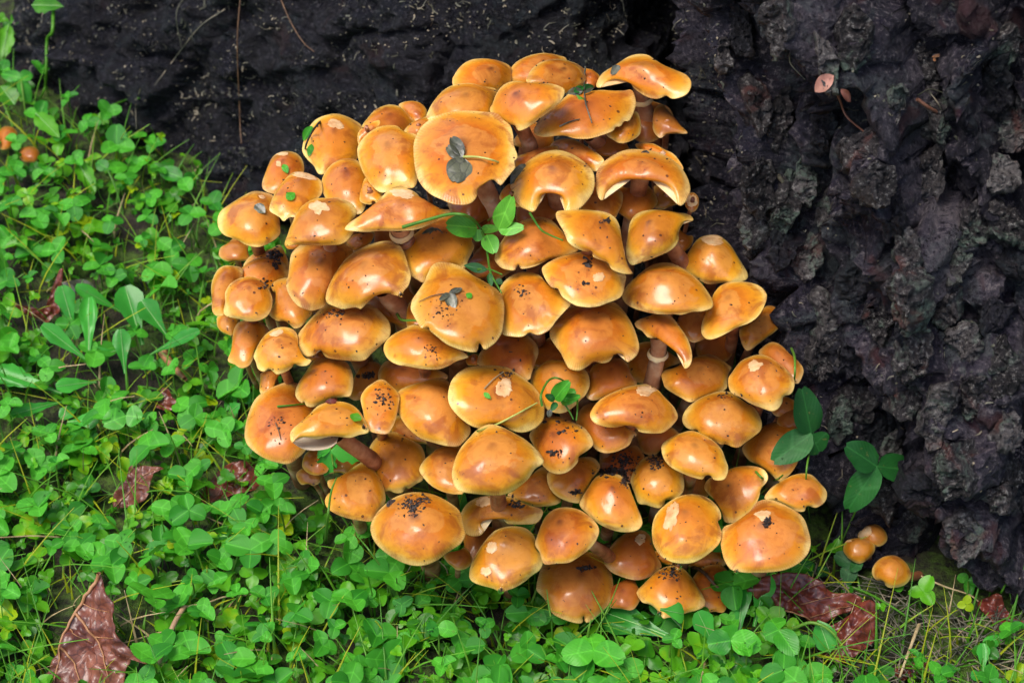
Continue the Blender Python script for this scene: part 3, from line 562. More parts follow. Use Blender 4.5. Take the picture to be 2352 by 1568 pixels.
cap('H', 8, (1680, 1150), '1385,1390 1400,1330 1450,1250 1500,1170 1560,1120 1680,1105 1770,1130 1820,1200 1860,1300 1900,1400 1940,1500 1946,1560 1906,1610 1826,1630 1736,1625 1636,1595 1536,1540 1436,1450', 'bell-shaped mushroom with a soil-blackened crown', apx=.75, h=.65, um=.22)
cap('H', 5, (1000, 1150), '740,1290 830,1220 930,1140 1060,1040 1130,1130 1170,1250 1220,1340 1180,1380 1080,1400 980,1400 900,1370 820,1340 770,1320', 'half-hidden mushroom with a striped rim right of the golden cap', dk=.25)
cap('H', 7, (170, 930), '-50,1080 -20,1000 50,930 130,870 250,840 350,880 380,1100 350,1270 290,1290 200,1280 100,1240 20,1180', 'pale half-covered mushroom left of the golden cap')
cap('J', 6, (1550, 258), '1320,420 1330,340 1370,270 1430,220 1510,190 1620,180 1750,190 1850,230 1950,270 2060,310 2050,380 2000,430 1900,440 1800,440 1740,430 1700,370 1620,335 1545,335 1500,370 1500,430 1535,490 1510,535 1430,545 1360,510', 'crescent-shaped broken mushroom with a ragged hole through it', h=.35, dk=.15, peel=[(1530, 235, 60, 48, -20)])
# --- right flank
cap('F', 9, (640, 20), '455,330 470,230 490,100 540,20 620,-15 720,-25 830,-15 920,0 1000,10 1050,40 1060,75 1000,75 960,110 930,180 930,240 900,300 840,350 750,390 650,430 560,460 505,470 470,420', 'upright mushroom with a flared pale lip curling outwards', apx=.5, stem=[(830, 250), (900, 360), (960, 500)], sw=170)
cap('F', 6, (1230, 240), '930,470 1000,380 1050,300 1110,230 1190,203 1280,203 1340,240 1400,300 1450,380 1500,460 1545,540 1545,590 1500,620 1440,635 1395,648 1330,630 1250,640 1180,640 1100,600 1000,550', 'bell-shaped mushroom with a bare tan crown against the bark', h=.65, peel=[(1235, 243, 100, 44, 5)], um=.22)
cap('F', 9, (790, 500), '420,760 430,710 470,650 530,590 600,530 680,475 780,447 870,455 950,490 1040,550 1110,610 1170,680 1220,760 1240,820 1220,860 1140,885 1050,890 960,915 880,910 780,912 700,905 610,885 530,860 460,820', 'perfect smooth conical mushroom with a pale fringed brim', h=.62, um=.22)
cap('F', 7, (1340, 700), '1130,1060 1140,980 1180,880 1220,780 1260,700 1330,640 1420,620 1540,622 1640,650 1700,700 1720,760 1690,850 1640,930 1560,990 1450,1030 1380,1070 1280,1120 1200,1138 1150,1110', 'tilted oval mushroom with one black pellet on its face', h=.35)
cap('F', 4, (1720, 890), '1470,1070 1500,1000 1600,950 1690,850 1780,840 1860,930 1875,980 1800,1060 1720,1120 1640,1180 1560,1235 1520,1220 1490,1160', 'shaded mushroom hanging in the gap by the bark', dk=.35)
cap('F', 8, (770, 965), '535,990 570,960 650,930 740,905 830,910 900,970 960,1050 1010,1130 1040,1220 1050,1300 1030,1370 980,1398 965,1330 930,1270 870,1210 800,1160 740,1130 660,1120 630,1095 600,1060 550,1030', 'broken claw-shaped mushroom with its shaggy stalk exposed', h=.45, dk=.15, stem=[(740, 1080), (750, 1200), (720, 1380), (670, 1600)], sw=160, ring=(740, 1240, 120))
cap('I', 7, (700, 340), '325,440 360,400 450,380 540,330 650,280 760,260 850,300 920,350 955,380 930,430 920,500 910,570 830,610 740,640 650,670 580,690 500,650 430,610 360,560 340,510', 'puckered mushroom with a folded crown under the broken claw cap', apx=.35)
cap('I', 8, (1180, 310), '930,560 925,480 960,420 1030,330 1110,285 1190,265 1270,275 1350,320 1430,380 1490,440 1520,510 1510,580 1480,620 1420,640 1410,690 1370,750 1310,770 1220,740 1120,700 1040,650 960,610', 'golden mushroom with a flaky cream patch beside the grass stalk', peel=[(1165, 362, 60, 48, -15)], apx=.35, h=.6)
cap('I', 4, (1340, 200), '1200,260 1240,190 1320,150 1400,180 1480,260 1560,330 1600,400 1580,480 1540,525 1450,480 1330,350', 'dusky pink mushroom squeezed against the bark', dk=.5)
cap('I', 8, (880, 650), '512,850 530,780 580,720 660,660 760,615 860,590 950,600 1010,640 1080,690 1160,740 1210,820 1228,890 1210,950 1150,1000 1080,1050 1020,1095 960,1090 900,1065 860,1070 790,1035 700,1020 655,1000 655,945 600,940 540,910', 'butterfly-shaped mushroom with a long pale streak', apx=.2, h=.5)
cap('I', 9, (620, 1010), '325,1110 340,1060 400,1010 500,965 600,945 700,980 800,1040 870,1120 900,1200 925,1270 915,1340 880,1385 800,1385 760,1340 720,1350 690,1380 600,1360 500,1320 410,1270 350,1200', 'plump mushroom with a broad wet shine and a dimpled brim')
cap('I', 4, (1290, 1030), '1050,1100 1120,1000 1250,900 1420,850 1550,900 1600,1050 1560,1200 1500,1310 1430,1380 1380,1400 1300,1330 1200,1260 1100,1200', 'large shaded mushroom partly under the dark clover leaves', dk=.3)
cap('I', 2, (1780, 1080), '1650,1250 1700,1120 1780,1030 1900,1060 1920,1150 1880,1280 1820,1340 1750,1365 1680,1330', 'dark orange mushroom at the foot of the bark behind clover', dk=.45)
cap('L', 7, (230, -120), '50,60 60,0 100,-80 160,-150 240,-175 340,-160 430,-120 500,-60 530,50 520,150 450,210 370,220 350,260 310,295 250,285 190,265 120,250 80,150', 'knuckle-shaped mushroom with a muddy crown and side lobe', apx=.5, h=.6)
cap('L', 7, (890, 60), '710,120 740,40 820,0 900,-40 1000,-75 1130,-85 1230,-60 1280,0 1270,60 1220,120 1200,200 1160,280 1090,350 1010,410 940,430 890,410 870,340 840,270 790,210', 'mushroom tipped on its side with a bent grass tip over it', apx=.5, h=.35)
cap('L', 5, (1560, 50), '1250,210 1300,120 1400,50 1500,0 1600,-20 1680,0 1740,60 1800,130 1810,190 1780,250 1710,290 1630,275 1610,320 1550,325 1480,290 1350,230', 'reddish-edged mushroom at the foot of the trunk', dk=.25)
cap('L', 9, (520, 240), '240,520 245,440 270,360 330,290 420,220 510,180 600,168 690,180 770,220 830,280 860,340 860,390 830,410 850,460 868,520 850,600 800,660 740,710 680,750 600,785 500,790 400,770 310,710 255,620', 'round golden mushroom with a long cream peeled strip', h=.6, peel=[(415, 370, 62, 125, 12)])
cap('L', 4, (760, 740), '540,800 700,720 800,630 900,740 890,810 760,838 640,830')
cap('L', 4, (350, 730), '262,690 330,670 420,720 420,800 350,790 290,750')
cap('L', 9, (1220, 345), '855,600 860,520 890,460 960,430 1060,390 1120,320 1180,240 1280,215 1380,240 1480,290 1560,340 1610,400 1640,480 1665,590 1650,680 1600,750 1520,810 1420,850 1300,868 1180,872 1060,870 960,850 900,780 870,690', 'largest lower mushroom with a dark torn pit on its crown', h=.55, apx=.8, peel=[(1235, 355, 66, 46, 10)])
cap('L', 7, (430, 880), '105,1040 160,980 230,910 300,850 400,810 500,820 580,890 640,980 690,1060 720,1130 710,1175 640,1210 560,1230 470,1260 380,1275 340,1280 300,1220 230,1160 160,1140 120,1090', 'ridged spreading mushroom above the broad green leaf', apx=.4)
cap('L', 5, (760, 860), '580,1000 620,900 700,820 850,800 930,880 970,1000 960,1100 920,1170 880,1230 800,1220 700,1240 600,1240', 'shaded mushroom with a thin brown root lying over it', dk=.3)
cap('L', 3, (1040, 920), '940,960 1000,880 1100,870 1130,980 1060,1050 980,1030', dk=.4)
# --- bottom and lower left
cap('K', 6, (1580, 570), '1272,780 1290,700 1340,620 1400,560 1480,510 1600,490 1680,540 1710,640 1740,720 1780,790 1780,840 1730,870 1690,905 1600,935 1520,935 1430,910 1340,870 1290,820', 'dull brown mushroom with a lilac spot on its crown', dk=.35, peel=[(1590, 570, 48, 44, 0)])
cap('K', 6, (1080, 830), '660,1000 680,900 720,800 800,730 950,690 1100,680 1230,720 1310,810 1345,920 1350,1020 1330,1120 1270,1210 1190,1280 1110,1320 1080,1250 1075,1320 1000,1320 880,1280 800,1230 760,1150 720,1090 670,1040', 'lowest shaded mushroom with a small V split above the lawn', dk=.28, apx=.4)
cap('K', 8, (360, 530), '60,900 70,820 110,730 170,630 240,540 320,480 440,455 560,470 640,540 660,620 670,680 720,710 720,790 690,850 640,885 620,900 560,950 480,1000 400,1030 340,1050 290,1020 200,995 120,970 75,940', 'mushroom with two pale peeled chips and a drip at its brim', apx=.4, peel=[(262, 645, 56, 56, 20), (210, 860, 50, 40, -10)])
cap('K', 9, (840, 345), '650,620 670,540 710,430 760,350 830,300 930,285 1040,305 1130,360 1200,430 1225,500 1200,580 1140,660 1060,720 960,780 860,790 740,798 710,750 690,690', 'clean domed mushroom with a dark corner and one pleated fold', apx=.6, stem=[(1080, 560), (1200, 650), (1290, 700)], sw=120)
cap('G', 7, (1240, 1060), '895,1350 920,1290 970,1260 930,1230 920,1170 980,1150 1060,1140 1100,1090 1160,1040 1240,1000 1310,1040 1370,1120 1420,1220 1440,1350 1380,1450 1330,1530 1200,1525 1080,1500 980,1460 915,1410', 'mushroom with a side lobe and frayed brim touching the clover', h=.5)
cap('J', 9, (890, 290), '520,500 530,420 580,330 650,260 730,200 840,160 950,150 1080,170 1190,220 1280,280 1330,340 1350,430 1370,530 1330,610 1260,660 1200,700 1120,760 1030,800 950,812 860,800 760,760 650,690 560,600', 'huge shield mushroom with a soil-crusted boss at the lawn edge', h=.55, apx=.85)
cap('G', 5, (500, 520), '175,740 190,640 220,540 270,440 350,370 450,320 560,285 650,300 750,380 820,520 800,650 760,800 720,900 640,980 570,1020 480,1010 380,980 290,930 210,860 180,800', 'broad tilted mushroom with scattered specks and a small black straw', h=.4, dk=.08)
cap('G', 8, (1000, 510), '580,760 610,700 680,640 760,570 830,500 920,465 1040,460 1130,485 1200,540 1250,620 1290,730 1200,760 1120,785 1020,775 930,775 840,795 780,790 700,780 640,800 600,830', 'mushroom tilted up so its white gills show', h=.5, gills=1, stem=[(1010, 760), (1130, 850), (1260, 940), (1330, 1000)], sw=160)
cap('G', 6, (860, 150), '630,370 660,290 720,200 780,110 860,70 1000,70 1100,120 1150,250 1130,400 1060,420 960,430 880,470 790,510 730,500 710,460 690,475 640,430', 'wet draped mushroom with a long shiny fold above the gilled cap', dk=.2)
cap('G', 5, (1280, 160), '1105,400 1130,310 1180,200 1240,120 1360,110 1440,200 1390,300 1290,400 1180,450 1120,430', 'narrow mushroom with a smear of black soil', dk=.3)
cap('G', 6, (1560, 140), '1370,210 1400,140 1460,90 1600,90 1800,130 1990,220 1960,280 1850,320 1700,360 1560,380 1480,350 1440,320 1380,270', 'low mushroom under the flat-brimmed cap', dk=.1)
cap('G', 7, (1420, 350), '1215,440 1240,370 1300,310 1400,260 1480,310 1560,400 1550,520 1530,620 1490,710 1450,750 1360,745 1280,715 1250,650 1240,560', 'freckled narrow mushroom with a flat pinched face', h=.3, dk=.1)
cap('G', 4, (1580, 650), '1480,760 1500,680 1540,580 1650,640 1760,720 1870,830 1760,838 1680,825 1580,815 1510,800')
cap('G', 6, (1490, 880), '1275,960 1290,880 1340,800 1420,740 1520,730 1640,790 1760,860 1800,1000 1780,1150 1710,1200 1650,1240 1620,1230 1590,1275 1530,1280 1470,1260 1400,1275 1340,1240 1340,1160 1310,1080 1280,1020', 'brown shadowed mushroom with a lobed lower brim', dk=.22)
cap('G', 2, (800, 930), '690,1030 720,930 800,880 900,940 930,1060 880,1110 800,1120 730,1090', dk=.2)
# --- the small group by the trunk, and two far ones in the clover
SMALL = []
def scap(t, apex, pts, label, **k): SMALL.append((t, 5, apex, [tuple(map(float, s.split(','))) for s in pts.split()], label, k))
scap('M', (1390, 330), '1305,380 1330,330 1380,305 1440,315 1485,360 1490,410 1450,445 1400,440 1340,410', 'small button mushroom with a pale scraped crown by the trunk foot', dk=.25, h=.8, peel=[(1350, 358, 46, 34, -20)], stem=[(1410, 420), (1460, 480), (1500, 505)], sw=60)
scap('M', (1310, 420), '1215,470 1230,415 1290,395 1360,392 1405,420 1415,470 1380,520 1320,555 1260,530 1230,500', 'small smooth button mushroom with a white nick by the trunk foot', dk=.2, h=.8, peel=[(1248, 412, 20, 8, 0)], stem=[(1350, 500), (1400, 530), (1460, 560)], sw=60)
scap('M', (1520, 550), '1395,610 1410,560 1460,515 1530,503 1590,530 1630,580 1640,640 1600,690 1520,708 1480,690 1470,665 1420,655', 'bitten button mushroom with a grainy cap by the trunk foot', dk=.35, h=.8, stem=[(1560, 640), (1640, 640), (1690, 630)], sw=60)
scap('N', (50, 870), '-20,930 -10,880 30,852 80,855 115,890 105,950 60,1000 0,1000', 'small orange mushroom hidden in clover near the root tip', dk=.6, h=.6)
scap('N', (195, 1000), '130,1030 150,995 200,982 250,1000 265,1040 240,1085 180,1092 140,1070', 'small red-brown mushroom in clover below the root tip', dk=.75, h=.6)
NPH, NRR = 96, 20
u_ = np.linspace(0, 1, NRR); RAD = 1-(1-u_)**1.35
def area_centroid(P):
    x, y = P[:, 0], P[:, 1]; x2, y2 = np.roll(x, -1), np.roll(y, -1); cr = x*y2-x2*y; A = cr.sum()/2
    return abs(A), np.array([((x+x2)*cr).sum(), ((y+y2)*cr).sum()])/(6*A)
TILE['R'] = (0, 0, 1/1.74149)
class Cap: pass
def depth0(c):
    qx = (c[0]-1190)/640; qy = (c[1]-820)/640
    return .925 + .045*(qx*qx+qy*qy)
def prep(e, idx):
    t, layer, apex, pts, label, k = e
    s = Cap(); s.k = k; s.label = label; s.layer = layer; s.t = t; s.idx = idx
    s.B = closed(tp2(t, pts), NPH); s.A = tp2(t, apex)
    ar, s.c = area_centroid(s.B); s.R = math.sqrt(ar/math.pi)
    h = k.get('h', .50)*1.08; s.h = h
    off = (s.A - s.c)/s.R
    vx, vy = off[0]/max(h, .4)*.85, -off[1]/max(h, .4)*.85 + .14
    m = math.hypot(vx, vy); lim = .66
    if m > lim: vx, vy = vx*lim/m, vy*lim/m; m = lim
    s.a = np.array([1., 0, 0])*vx + np.array(UPV)*vy - np.array(FWD)*math.sqrt(1-m*m)
    s.A = s.A + .32*(s.c - s.A)
    Z = np.fft.fft(s.B[:, 0] + 1j*s.B[:, 1]); fr = np.abs(np.fft.fftfreq(NPH)*NPH)
    def lowp(n):
        z = np.fft.ifft(Z*np.exp(-(np.maximum(fr-1, 0)/n)**2)); return np.stack([z.real, z.imag], 1)
    w6 = (RAD**12)[:, None, None]; w2 = (RAD**5)[:, None, None]
    rim = (lowp(.7)[None]*(1-w2) + lowp(3.5)[None]*w2)*(1-w6) + s.B[None]*w6
    s.Q = s.A + (rim - s.A)*RAD[:, None, None]                     # rings x angle, picture plane
    um = k.get('um', .03); prof = (1-um)*(1-RAD**2.4) + um*np.exp(-(RAD/.34)**2) - .06*sstep(RAD, .86, 1)
    an = np.linspace(0, 2*math.pi, NPH, endpoint=False)
    q3 = np.concatenate([(s.Q-s.c)/s.R*1.5, np.full(s.Q.shape[:2]+(1,), idx*3.37)], -1)
    ca = np.stack([np.cos(an)*1.7, np.sin(an)*1.7, an*0+idx*5.1], -1)
    lump = .085*fbm(q3*.8, 2, 2, .3)*(1-.3*RAD[:, None]) + (.12*vnoise(ca*.5, 7)+.022*vnoise(ca*1.6, 8))[None]*RAD[:, None]**5
    s.hr = (prof[:, None]*h + lump)                                # in units of R
    s.under = .035 + .34*h*(1-RAD)[:, None]
    s.D = depth0(s.c) - (layer-6)*.002
    return s
def surf(s, D, q, hr):
    """points whose height over the tilted rim plane is hr*R, each on the sight line of q"""
    Rw = s.R*KPX*D; dirs = rays_np(q); C0 = rays_np(s.c)*D
    t = ((C0 @ s.a) + hr*Rw)/(dirs @ s.a)
    return t, CAMN + dirs*t[..., None]
caps = [prep(e, i) for i, e in enumerate(C)]
# ---- stack the caps in depth so that they lie on one another without cutting through
CELL = 7
for s in caps:
    t, P = surf(s, s.D, s.Q, s.hr); Rw = s.R*KPX*s.D
    tu = t + s.under*Rw*1.15
    s.cells = {}
    ij = np.floor(s.Q/CELL).astype(int)
    for (i, j), a, b in zip(ij.reshape(-1, 2).tolist(), t.ravel().tolist(), tu.ravel().tolist()):
        o = s.cells.get((i, j))
        s.cells[(i, j)] = (min(a, o[0]), max(b, o[1])) if o else (a, b)
    dr = rays_np(s.Q[-1]); tg = (CAM.z-.010)/(-dr[:, 2])
    lim = (tg - t[-1]).min()
    for j in range(0, NPH, 6):
        h = treeB.ray_cast(CAM, Vector(dr[j]).normalized(), 3)
        if h[0] is not None: lim = min(lim, (h[0]-CAM).dot(FWD) - .012 - t[-1, j])
    s.dmax = lim; s.d = min(0, lim)
pairs = []
for i, a in enumerate(caps):
    for b in caps[i+1:]:
        if abs(a.c[0]-b.c[0]) > 2.4*(a.R+b.R) or abs(a.c[1]-b.c[1]) > 2.4*(a.R+b.R): continue
        sh = [k for k in a.cells if k in b.cells]
        if len(sh) < 2: continue
        f, g = (a, b) if (a.layer, -a.c[1]) >= (b.layer, -b.c[1]) else (b, a)
        m = np.percentile([f.cells[k][1]-g.cells[k][0] for k in sh], 93)
        pairs.append((f, g, m+.0006))
for it in range(600):
    for f, g, m in pairs:
        v_ = m + f.d - g.d
        if v_ > 0: f.d -= v_*.5; g.d = min(g.d + v_*.5, g.dmax)
    if it < 420:
        for s in caps: s.d *= .985
for s in caps: s.D += s.d
print('cap depth shift', min(s.d for s in caps), max(s.d for s in caps))
# ---- mushrooms deep in the gaps: where a sight line would slip between the caps
cover = {}
for s in caps:
    for k_ in s.cells: cover[k_] = max(cover.get(k_, 0), s.cells[k_][0] + s.d)
hull = np.array([(500, 560), (560, 470), (610, 380), (720, 290), (880, 250), (1060, 150), (1300, 140), (1560, 200), (1570, 420), (1600, 560), (1700, 640), (1760, 780), (1830, 900), (1880, 1080), (1840, 1290), (1640, 1400), (1340, 1410), (1080, 1330), (860, 1270), (760, 1180), (600, 1040), (560, 900), (500, 740)], float)
def inpoly(x, y, P):
    c = False; n = len(P)
    for i in range(n):
        (x1, y1), (x2, y2) = P[i], P[i-1]
        if (y1 > y) != (y2 > y) and x < (x2-x1)*(y-y1)/(y2-y1)+x1: c = not c
    return c
gaps = [(i, j) for i in range(70, 270) for j in range(18, 205) if (i, j) not in cover and (i+1, j) not in cover and inpoly((i+.5)*CELL, (j+.5)*CELL, hull)]
fill = []; gs = set(gaps)
for _ in range(60):
    if not gs or len(fill) > 26: break
    best = max(gs, key=lambda g: sum(1 for d in range(-6, 7, 2) for e in range(-6, 7, 2) if (g[0]+d, g[1]+e) in gs))
    if sum(1 for d in range(-6, 7, 2) for e in range(-6, 7, 2) if (best[0]+d, best[1]+e) in gs) < 5: break
    cx, cy_ = (best[0]+.5)*CELL, (best[1]+.5)*CELL; R_ = random.uniform(46, 64)
    okr = [r for r in (R_, R_*.75, R_*.55) if all(inpoly(cx+r*1.1*math.cos(q_), cy_+r*1.0*math.sin(q_), hull) for q_ in np.linspace(0, 6.283, 13))]
    if not okr:
        gs = {g for g in gs if math.hypot((g[0]+.5)*CELL-cx, (g[1]+.5)*CELL-cy_) > 18}; continue
    R_ = okr[0]
    aa = np.linspace(0, 2*math.pi, 11, endpoint=False); jj = 1+.16*rng.standard_normal(11)
    P_ = [(cx+R_*jj[i]*math.cos(aa[i]), cy_+R_*.85*jj[i]*math.sin(aa[i])) for i in range(11)]
    f = prep(('R', 0, (cx+random.uniform(-8, 8), cy_-R_*.35), P_, 0, {'dk': random.uniform(.45, .8)}), 300+len(fill))  # dark brown tone puts the shade of the gaps into the cap colour
    near = [cover[(i, j)] for i in range(best[0]-7, best[0]+8) for j in range(best[1]-7, best[1]+8) if (i, j) in cover]
    want = max(near) + .016
    dr = rays_np(f.B); lim = ((CAM.z-.012)/(-dr[:, 2])).min()-.002
    for j in range(0, NPH, 8):
        h = treeB.ray_cast(CAM, Vector(dr[j]).normalized(), 3)
        if h[0] is not None: lim = min(lim, (h[0]-CAM).dot(FWD)-.006)
    gs = {g for g in gs if math.hypot((g[0]+.5)*CELL-cx, (g[1]+.5)*CELL-cy_) > R_*1.05}
    if lim < max(near)+.002 and lim < want-.03: continue
    f.D = min(want, lim-.004); fill.append(f)
print('deep mushrooms', len(fill))
small = [prep(e, 200+i) for i, e in enumerate(SMALL)]
for s in small:
    p = ground_hit(*(s.c + np.array([0, s.R*1.2]))); s.D = (p-CAM).dot(FWD) - .016
    if s.t == 'N': s.D += .010
GRP = 'mushrooms crowded in the clump'
HLAB = 'small orange mushroom almost hidden among the larger caps of the clump'
capB_V, capB_F, nv0 = [], [], 0
def build_cap(s, group):
    global nv0
    k = s.k; Rw = s.R*KPX*s.D; H = s.h*Rw; a = s.a
    t, P = surf(s, s.D, s.Q, s.hr)
    s.t, s.P = t, P
    C0 = CAMN + rays_np(s.c)*s.D
    # rolled lip
    lipq = s.c + (s.B-s.c)*np.array([1.0, .985, .955])[:, None, None]
    lh = s.hr[-1][None] - np.array([.020, .045, .040])[:, None]
    _, L = surf(s, s.D, lipq, lh)
    V = np.concatenate([P, L]); nr = V.shape[0]
    rr = np.r_[RAD, 1, 1, 1]; an = np.linspace(0, 2*math.pi, NPH, endpoint=False)
    # ---- stem path
    if 'stem' in k:
        sp = tp2(s.t_, k['stem']); n = len(sp)
        dcen = float(np.interp(.5, [0, 1], [t.mean(), t.max()])) + .004
        path = [np.array(pt(q[0], q[1], dcen + .010*i)) for i, q in enumerate(sp)]
        sw = k['sw']/TILE[s.t_][2]/1.74149*KPX*s.D*.5
        dirv = Vector(path[-1]-path[-2]).normalized()
    else:
        p0 = C0 + a*Rw*.04; path = [p0, C0 - a*Rw*.5]; sw = np.clip(Rw*.24, .0012, .0055)
        dirv = Vector(-a*.6 + np.array([0, .5, -.6])).normalized()
    e0 = Vector(path[-1]); dirv = (dirv*.6 + Vector((0, .35, -.6))).normalized()
    hit = treeB.ray_cast(e0, dirv, .4); L1 = hit[3] if hit[0] is not None else .4
    if dirv.z < -.05: L1 = min(L1, (e0.z - ghs(e0.x, e0.y))/-dirv.z)
    L1 = max(L1, .004); e1 = e0 + dirv*(L1+.004)
    path += [np.array(e0+dirv*L1*.5), np.array(e1)]
    path = spline(path, 16)
    loc = Vector(path[-1])
    root = empty('mushroom', loc)
    if s.label: tag(root, s.label + (' in the clump' if len(s.label.split()) < 14 and s not in small and 'clump' not in s.label else ''), 'mushroom', group)
    else: tag(root, HLAB, 'mushroom', 'half-hidden mushrooms in the clump')
    l = np.array(loc)
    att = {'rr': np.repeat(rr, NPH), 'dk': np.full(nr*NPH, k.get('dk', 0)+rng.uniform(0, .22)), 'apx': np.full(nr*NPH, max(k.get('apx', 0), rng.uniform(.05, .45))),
           'cs': np.tile(np.stack([np.cos(an), np.sin(an), an*0], -1), (nr, 1))}
    F = gridF(nr, NPH, True)[:, ::-1]
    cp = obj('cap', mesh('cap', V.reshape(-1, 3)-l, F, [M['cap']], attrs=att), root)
    capB_V.extend(V[:NRR].reshape(-1, 3).tolist()); capB_F.extend((gridF(NRR, NPH, True)+nv0).tolist()); nv0 += NRR*NPH
    # ---- gills under the cap
    gr = np.array([.955, .8, .6, .4, .2, .06]); gq = s.c + (s.B-s.c)[None]*gr[:, None, None]
    gh_ = (s.hr[-1].mean() - .05) + .30*s.h*(1-gr**2)
    hh = s.hr[-1][None]*gr[:, None]**4 + (gh_ - s.hr[-1].mean()*gr**4)[:, None] + np.where(np.arange(NPH) % 2, .02, -.01)[None]*np.minimum(1, 6*(1-gr))[:, None]
    hh[0] = lh[-1]
    _, G = surf(s, s.D, gq, hh)
    obj('gills', mesh('gills', G.reshape(-1, 3)-l, gridF(len(gr), NPH, True)[:, ::-1], [M['gill']]), cp)
    # ---- stem
    rad = sw*np.interp(np.linspace(0, 1, 16), [0, .3, 1], [.95, .9, 1.1])*(1+.06*vnoise(np.stack([np.linspace(0, 6, 16), np.zeros(16)+s.idx, np.zeros(16)], -1)))
    tv, tf = tube_np(path, rad, 14)
    tv += (fbm(tv*np.array([160, 160, 60]), 2, 3)*sw*.10)[:, None]*np.array([.6, -.5, .2])
    st = obj('stem', mesh('stem', tv-l, tf, [M['stem']]), root)
    if 'ring' in k:
        rx, ry, rwid = k['ring']; rp = tp2(s.t_, (rx, ry)); j = int(np.argmin([np.hypot(*(np.array(proj(p))-rp)) for p in path]))
        ax = path[min(j+1, 15)]-path[max(j-1, 0)]; ax /= np.linalg.norm(ax); n1 = np.cross(ax, [1, .2, .1]); n1 /= np.linalg.norm(n1); n2 = np.cross(ax, n1)
        aa = np.linspace(0, 2*math.pi, 48, endpoint=False); rw = rwid/2/TILE[s.t_][2]/1.74149*KPX*s.D
        W = []
        jag = 1+.35*vnoise(np.stack([np.cos(aa)*2.2, np.sin(aa)*2.2, aa*0+s.idx], -1), 4)+.2*vnoise(np.stack([np.cos(aa)*7, np.sin(aa)*7, aa*0], -1), 5)
        for f_, dn in ((0, -.25), (.5, .1), (1, .55), (.95, .62), (.3, .2)):
            r_ = sw*1.02 + (rw*jag-sw).clip(.001)*f_
            W.append(path[j] + ax*dn*rw*.8*(jag[:, None] if dn > 0 else 1) + r_[:, None]*(np.cos(aa)[:, None]*n1+np.sin(aa)[:, None]*n2))
        obj('ring', mesh('ring', np.array(W).reshape(-1, 3)-l, gridF(5, 48, True), [M['gill']]), st)
    # ---- peeled scars
    if 'peel' in k:
        Bt = bvh_np(V[:NRR].reshape(-1, 3).tolist(), gridF(NRR, NPH, True).tolist())
        for pi_, (x, y, w2, h2, rot) in enumerate(k['peel']):
            an2 = np.linspace(0, 2*math.pi, 36, endpoint=False); ca = np.stack([np.cos(an2)*1.6, np.sin(an2)*1.6, an2*0+s.idx+pi_*4], -1)
            ro = 1+.28*vnoise(ca, 3)+.16*vnoise(ca*3, 4)+.07*vnoise(ca*7, 6); cr, sr = math.cos(math.radians(rot)), math.sin(math.radians(rot))
            PV = []
            for r_, lift in ((.02, .0002), (.4, .00022), (.75, .0003), (.93, .00035), (1, .00005), (1.02, -.0006)):
                for j in range(36):
                    ex, ey = w2*r_*ro[j]*math.cos(an2[j]), h2*r_*ro[j]*math.sin(an2[j])
                    for f_ in (1, .85, .7, .55, .4, .2, 0):
                        q = tp2(s.t_, (x+(ex*cr-ey*sr)*f_, y+(ex*sr+ey*cr)*f_)); d_ = ray(*q)
                        hb = Bt.ray_cast(CAM, d_.normalized(), 3)
                        if hb[0] is not None: break
                    if hb[0] is not None: p_ = hb[0] - d_.normalized()*lift
                    else:
                        nr_, nn_, _, _ = Bt.find_nearest(pt(q[0], q[1], s.D)); p_ = nr_
                    PV.append(np.array(p_)-l)
            po = obj('peeled_patch', mesh('peeled_patch', np.array(PV), gridF(6, 36, True)[:, ::-1], [M['peel']]), cp)
            po['label'] = 'bare tan patch where the skin peeled off'
    if k.get('gills'):
        n = 56; f_ = np.linspace(0, 1, n)
        out = spline(tp2(s.t_, [(592, 812), (632, 848), (700, 884), (790, 897), (880, 890), (950, 868), (1000, 830)]), n)
        inn = spline(tp2(s.t_, [(640, 795), (720, 775), (800, 780), (880, 772), (940, 772), (990, 770), (1020, 775)]), n)
        rows = []
        zig = np.where(np.arange(n) % 2, .0008, -.0001)
        for w_ in np.linspace(0, 1, 9):
            q = inn*(1-w_)+out*w_; dd = s.D + .010 - .016*w_**1.3
            rows.append(CAMN + rays_np(q)*(dd + zig*min(1, 4*(1-w_)+.1))[:, None])
        go = obj('gills', mesh('gills', np.array(rows).reshape(-1, 3)-l, gridF(9, n)[:, ::-1], [M['gillw']], smooth=False), cp); go['label'] = 'white gills fanned out under the tilted cap'
    return root
def proj(p):
    v_ = Vector(p)-CAM; d = v_.dot(FWD); return (1176 + v_.x/(d*KPX), 784 - v_.dot(UPV)/(d*KPX))
M['gillw'] = mat_simple('white_gills', [(.3, (.50, .40, .28)), (.7, (.68, .58, .44))], 60, .85, .2, 300)
TILE['R'] = (0, 0, 1/1.74149)
for s in caps+small+fill: s.t_ = s.t
for s in caps+fill: s.root = build_cap(s, GRP)
for s in small: s.root = build_cap(s, 'small mushrooms away from the clump')
capB = bvh_np(capB_V, capB_F)
def hit(px, py, what='cap'):
    """first surface on a sight line: (point, normal towards the viewer)"""
    d = ray(px, py).normalized(); best = None
    for Bv in ((capB,) if what == 'cap' else (capB, treeB)):
        h = Bv.ray_cast(CAM, d, 3)
        if h[0] is not None and (best is None or h[3] < best[2]): best = (h[0], h[1], h[3])
    if what != 'cap':
        p = ground_hit(px, py); dd = (p-CAM).length
        if best is None or dd < best[2]: best = (p, Vector((0, 0, 1)), dd)
    if best is None: return None, None
    n = best[1]; n = -n if n.dot(d) > 0 else n
    return best[0], n
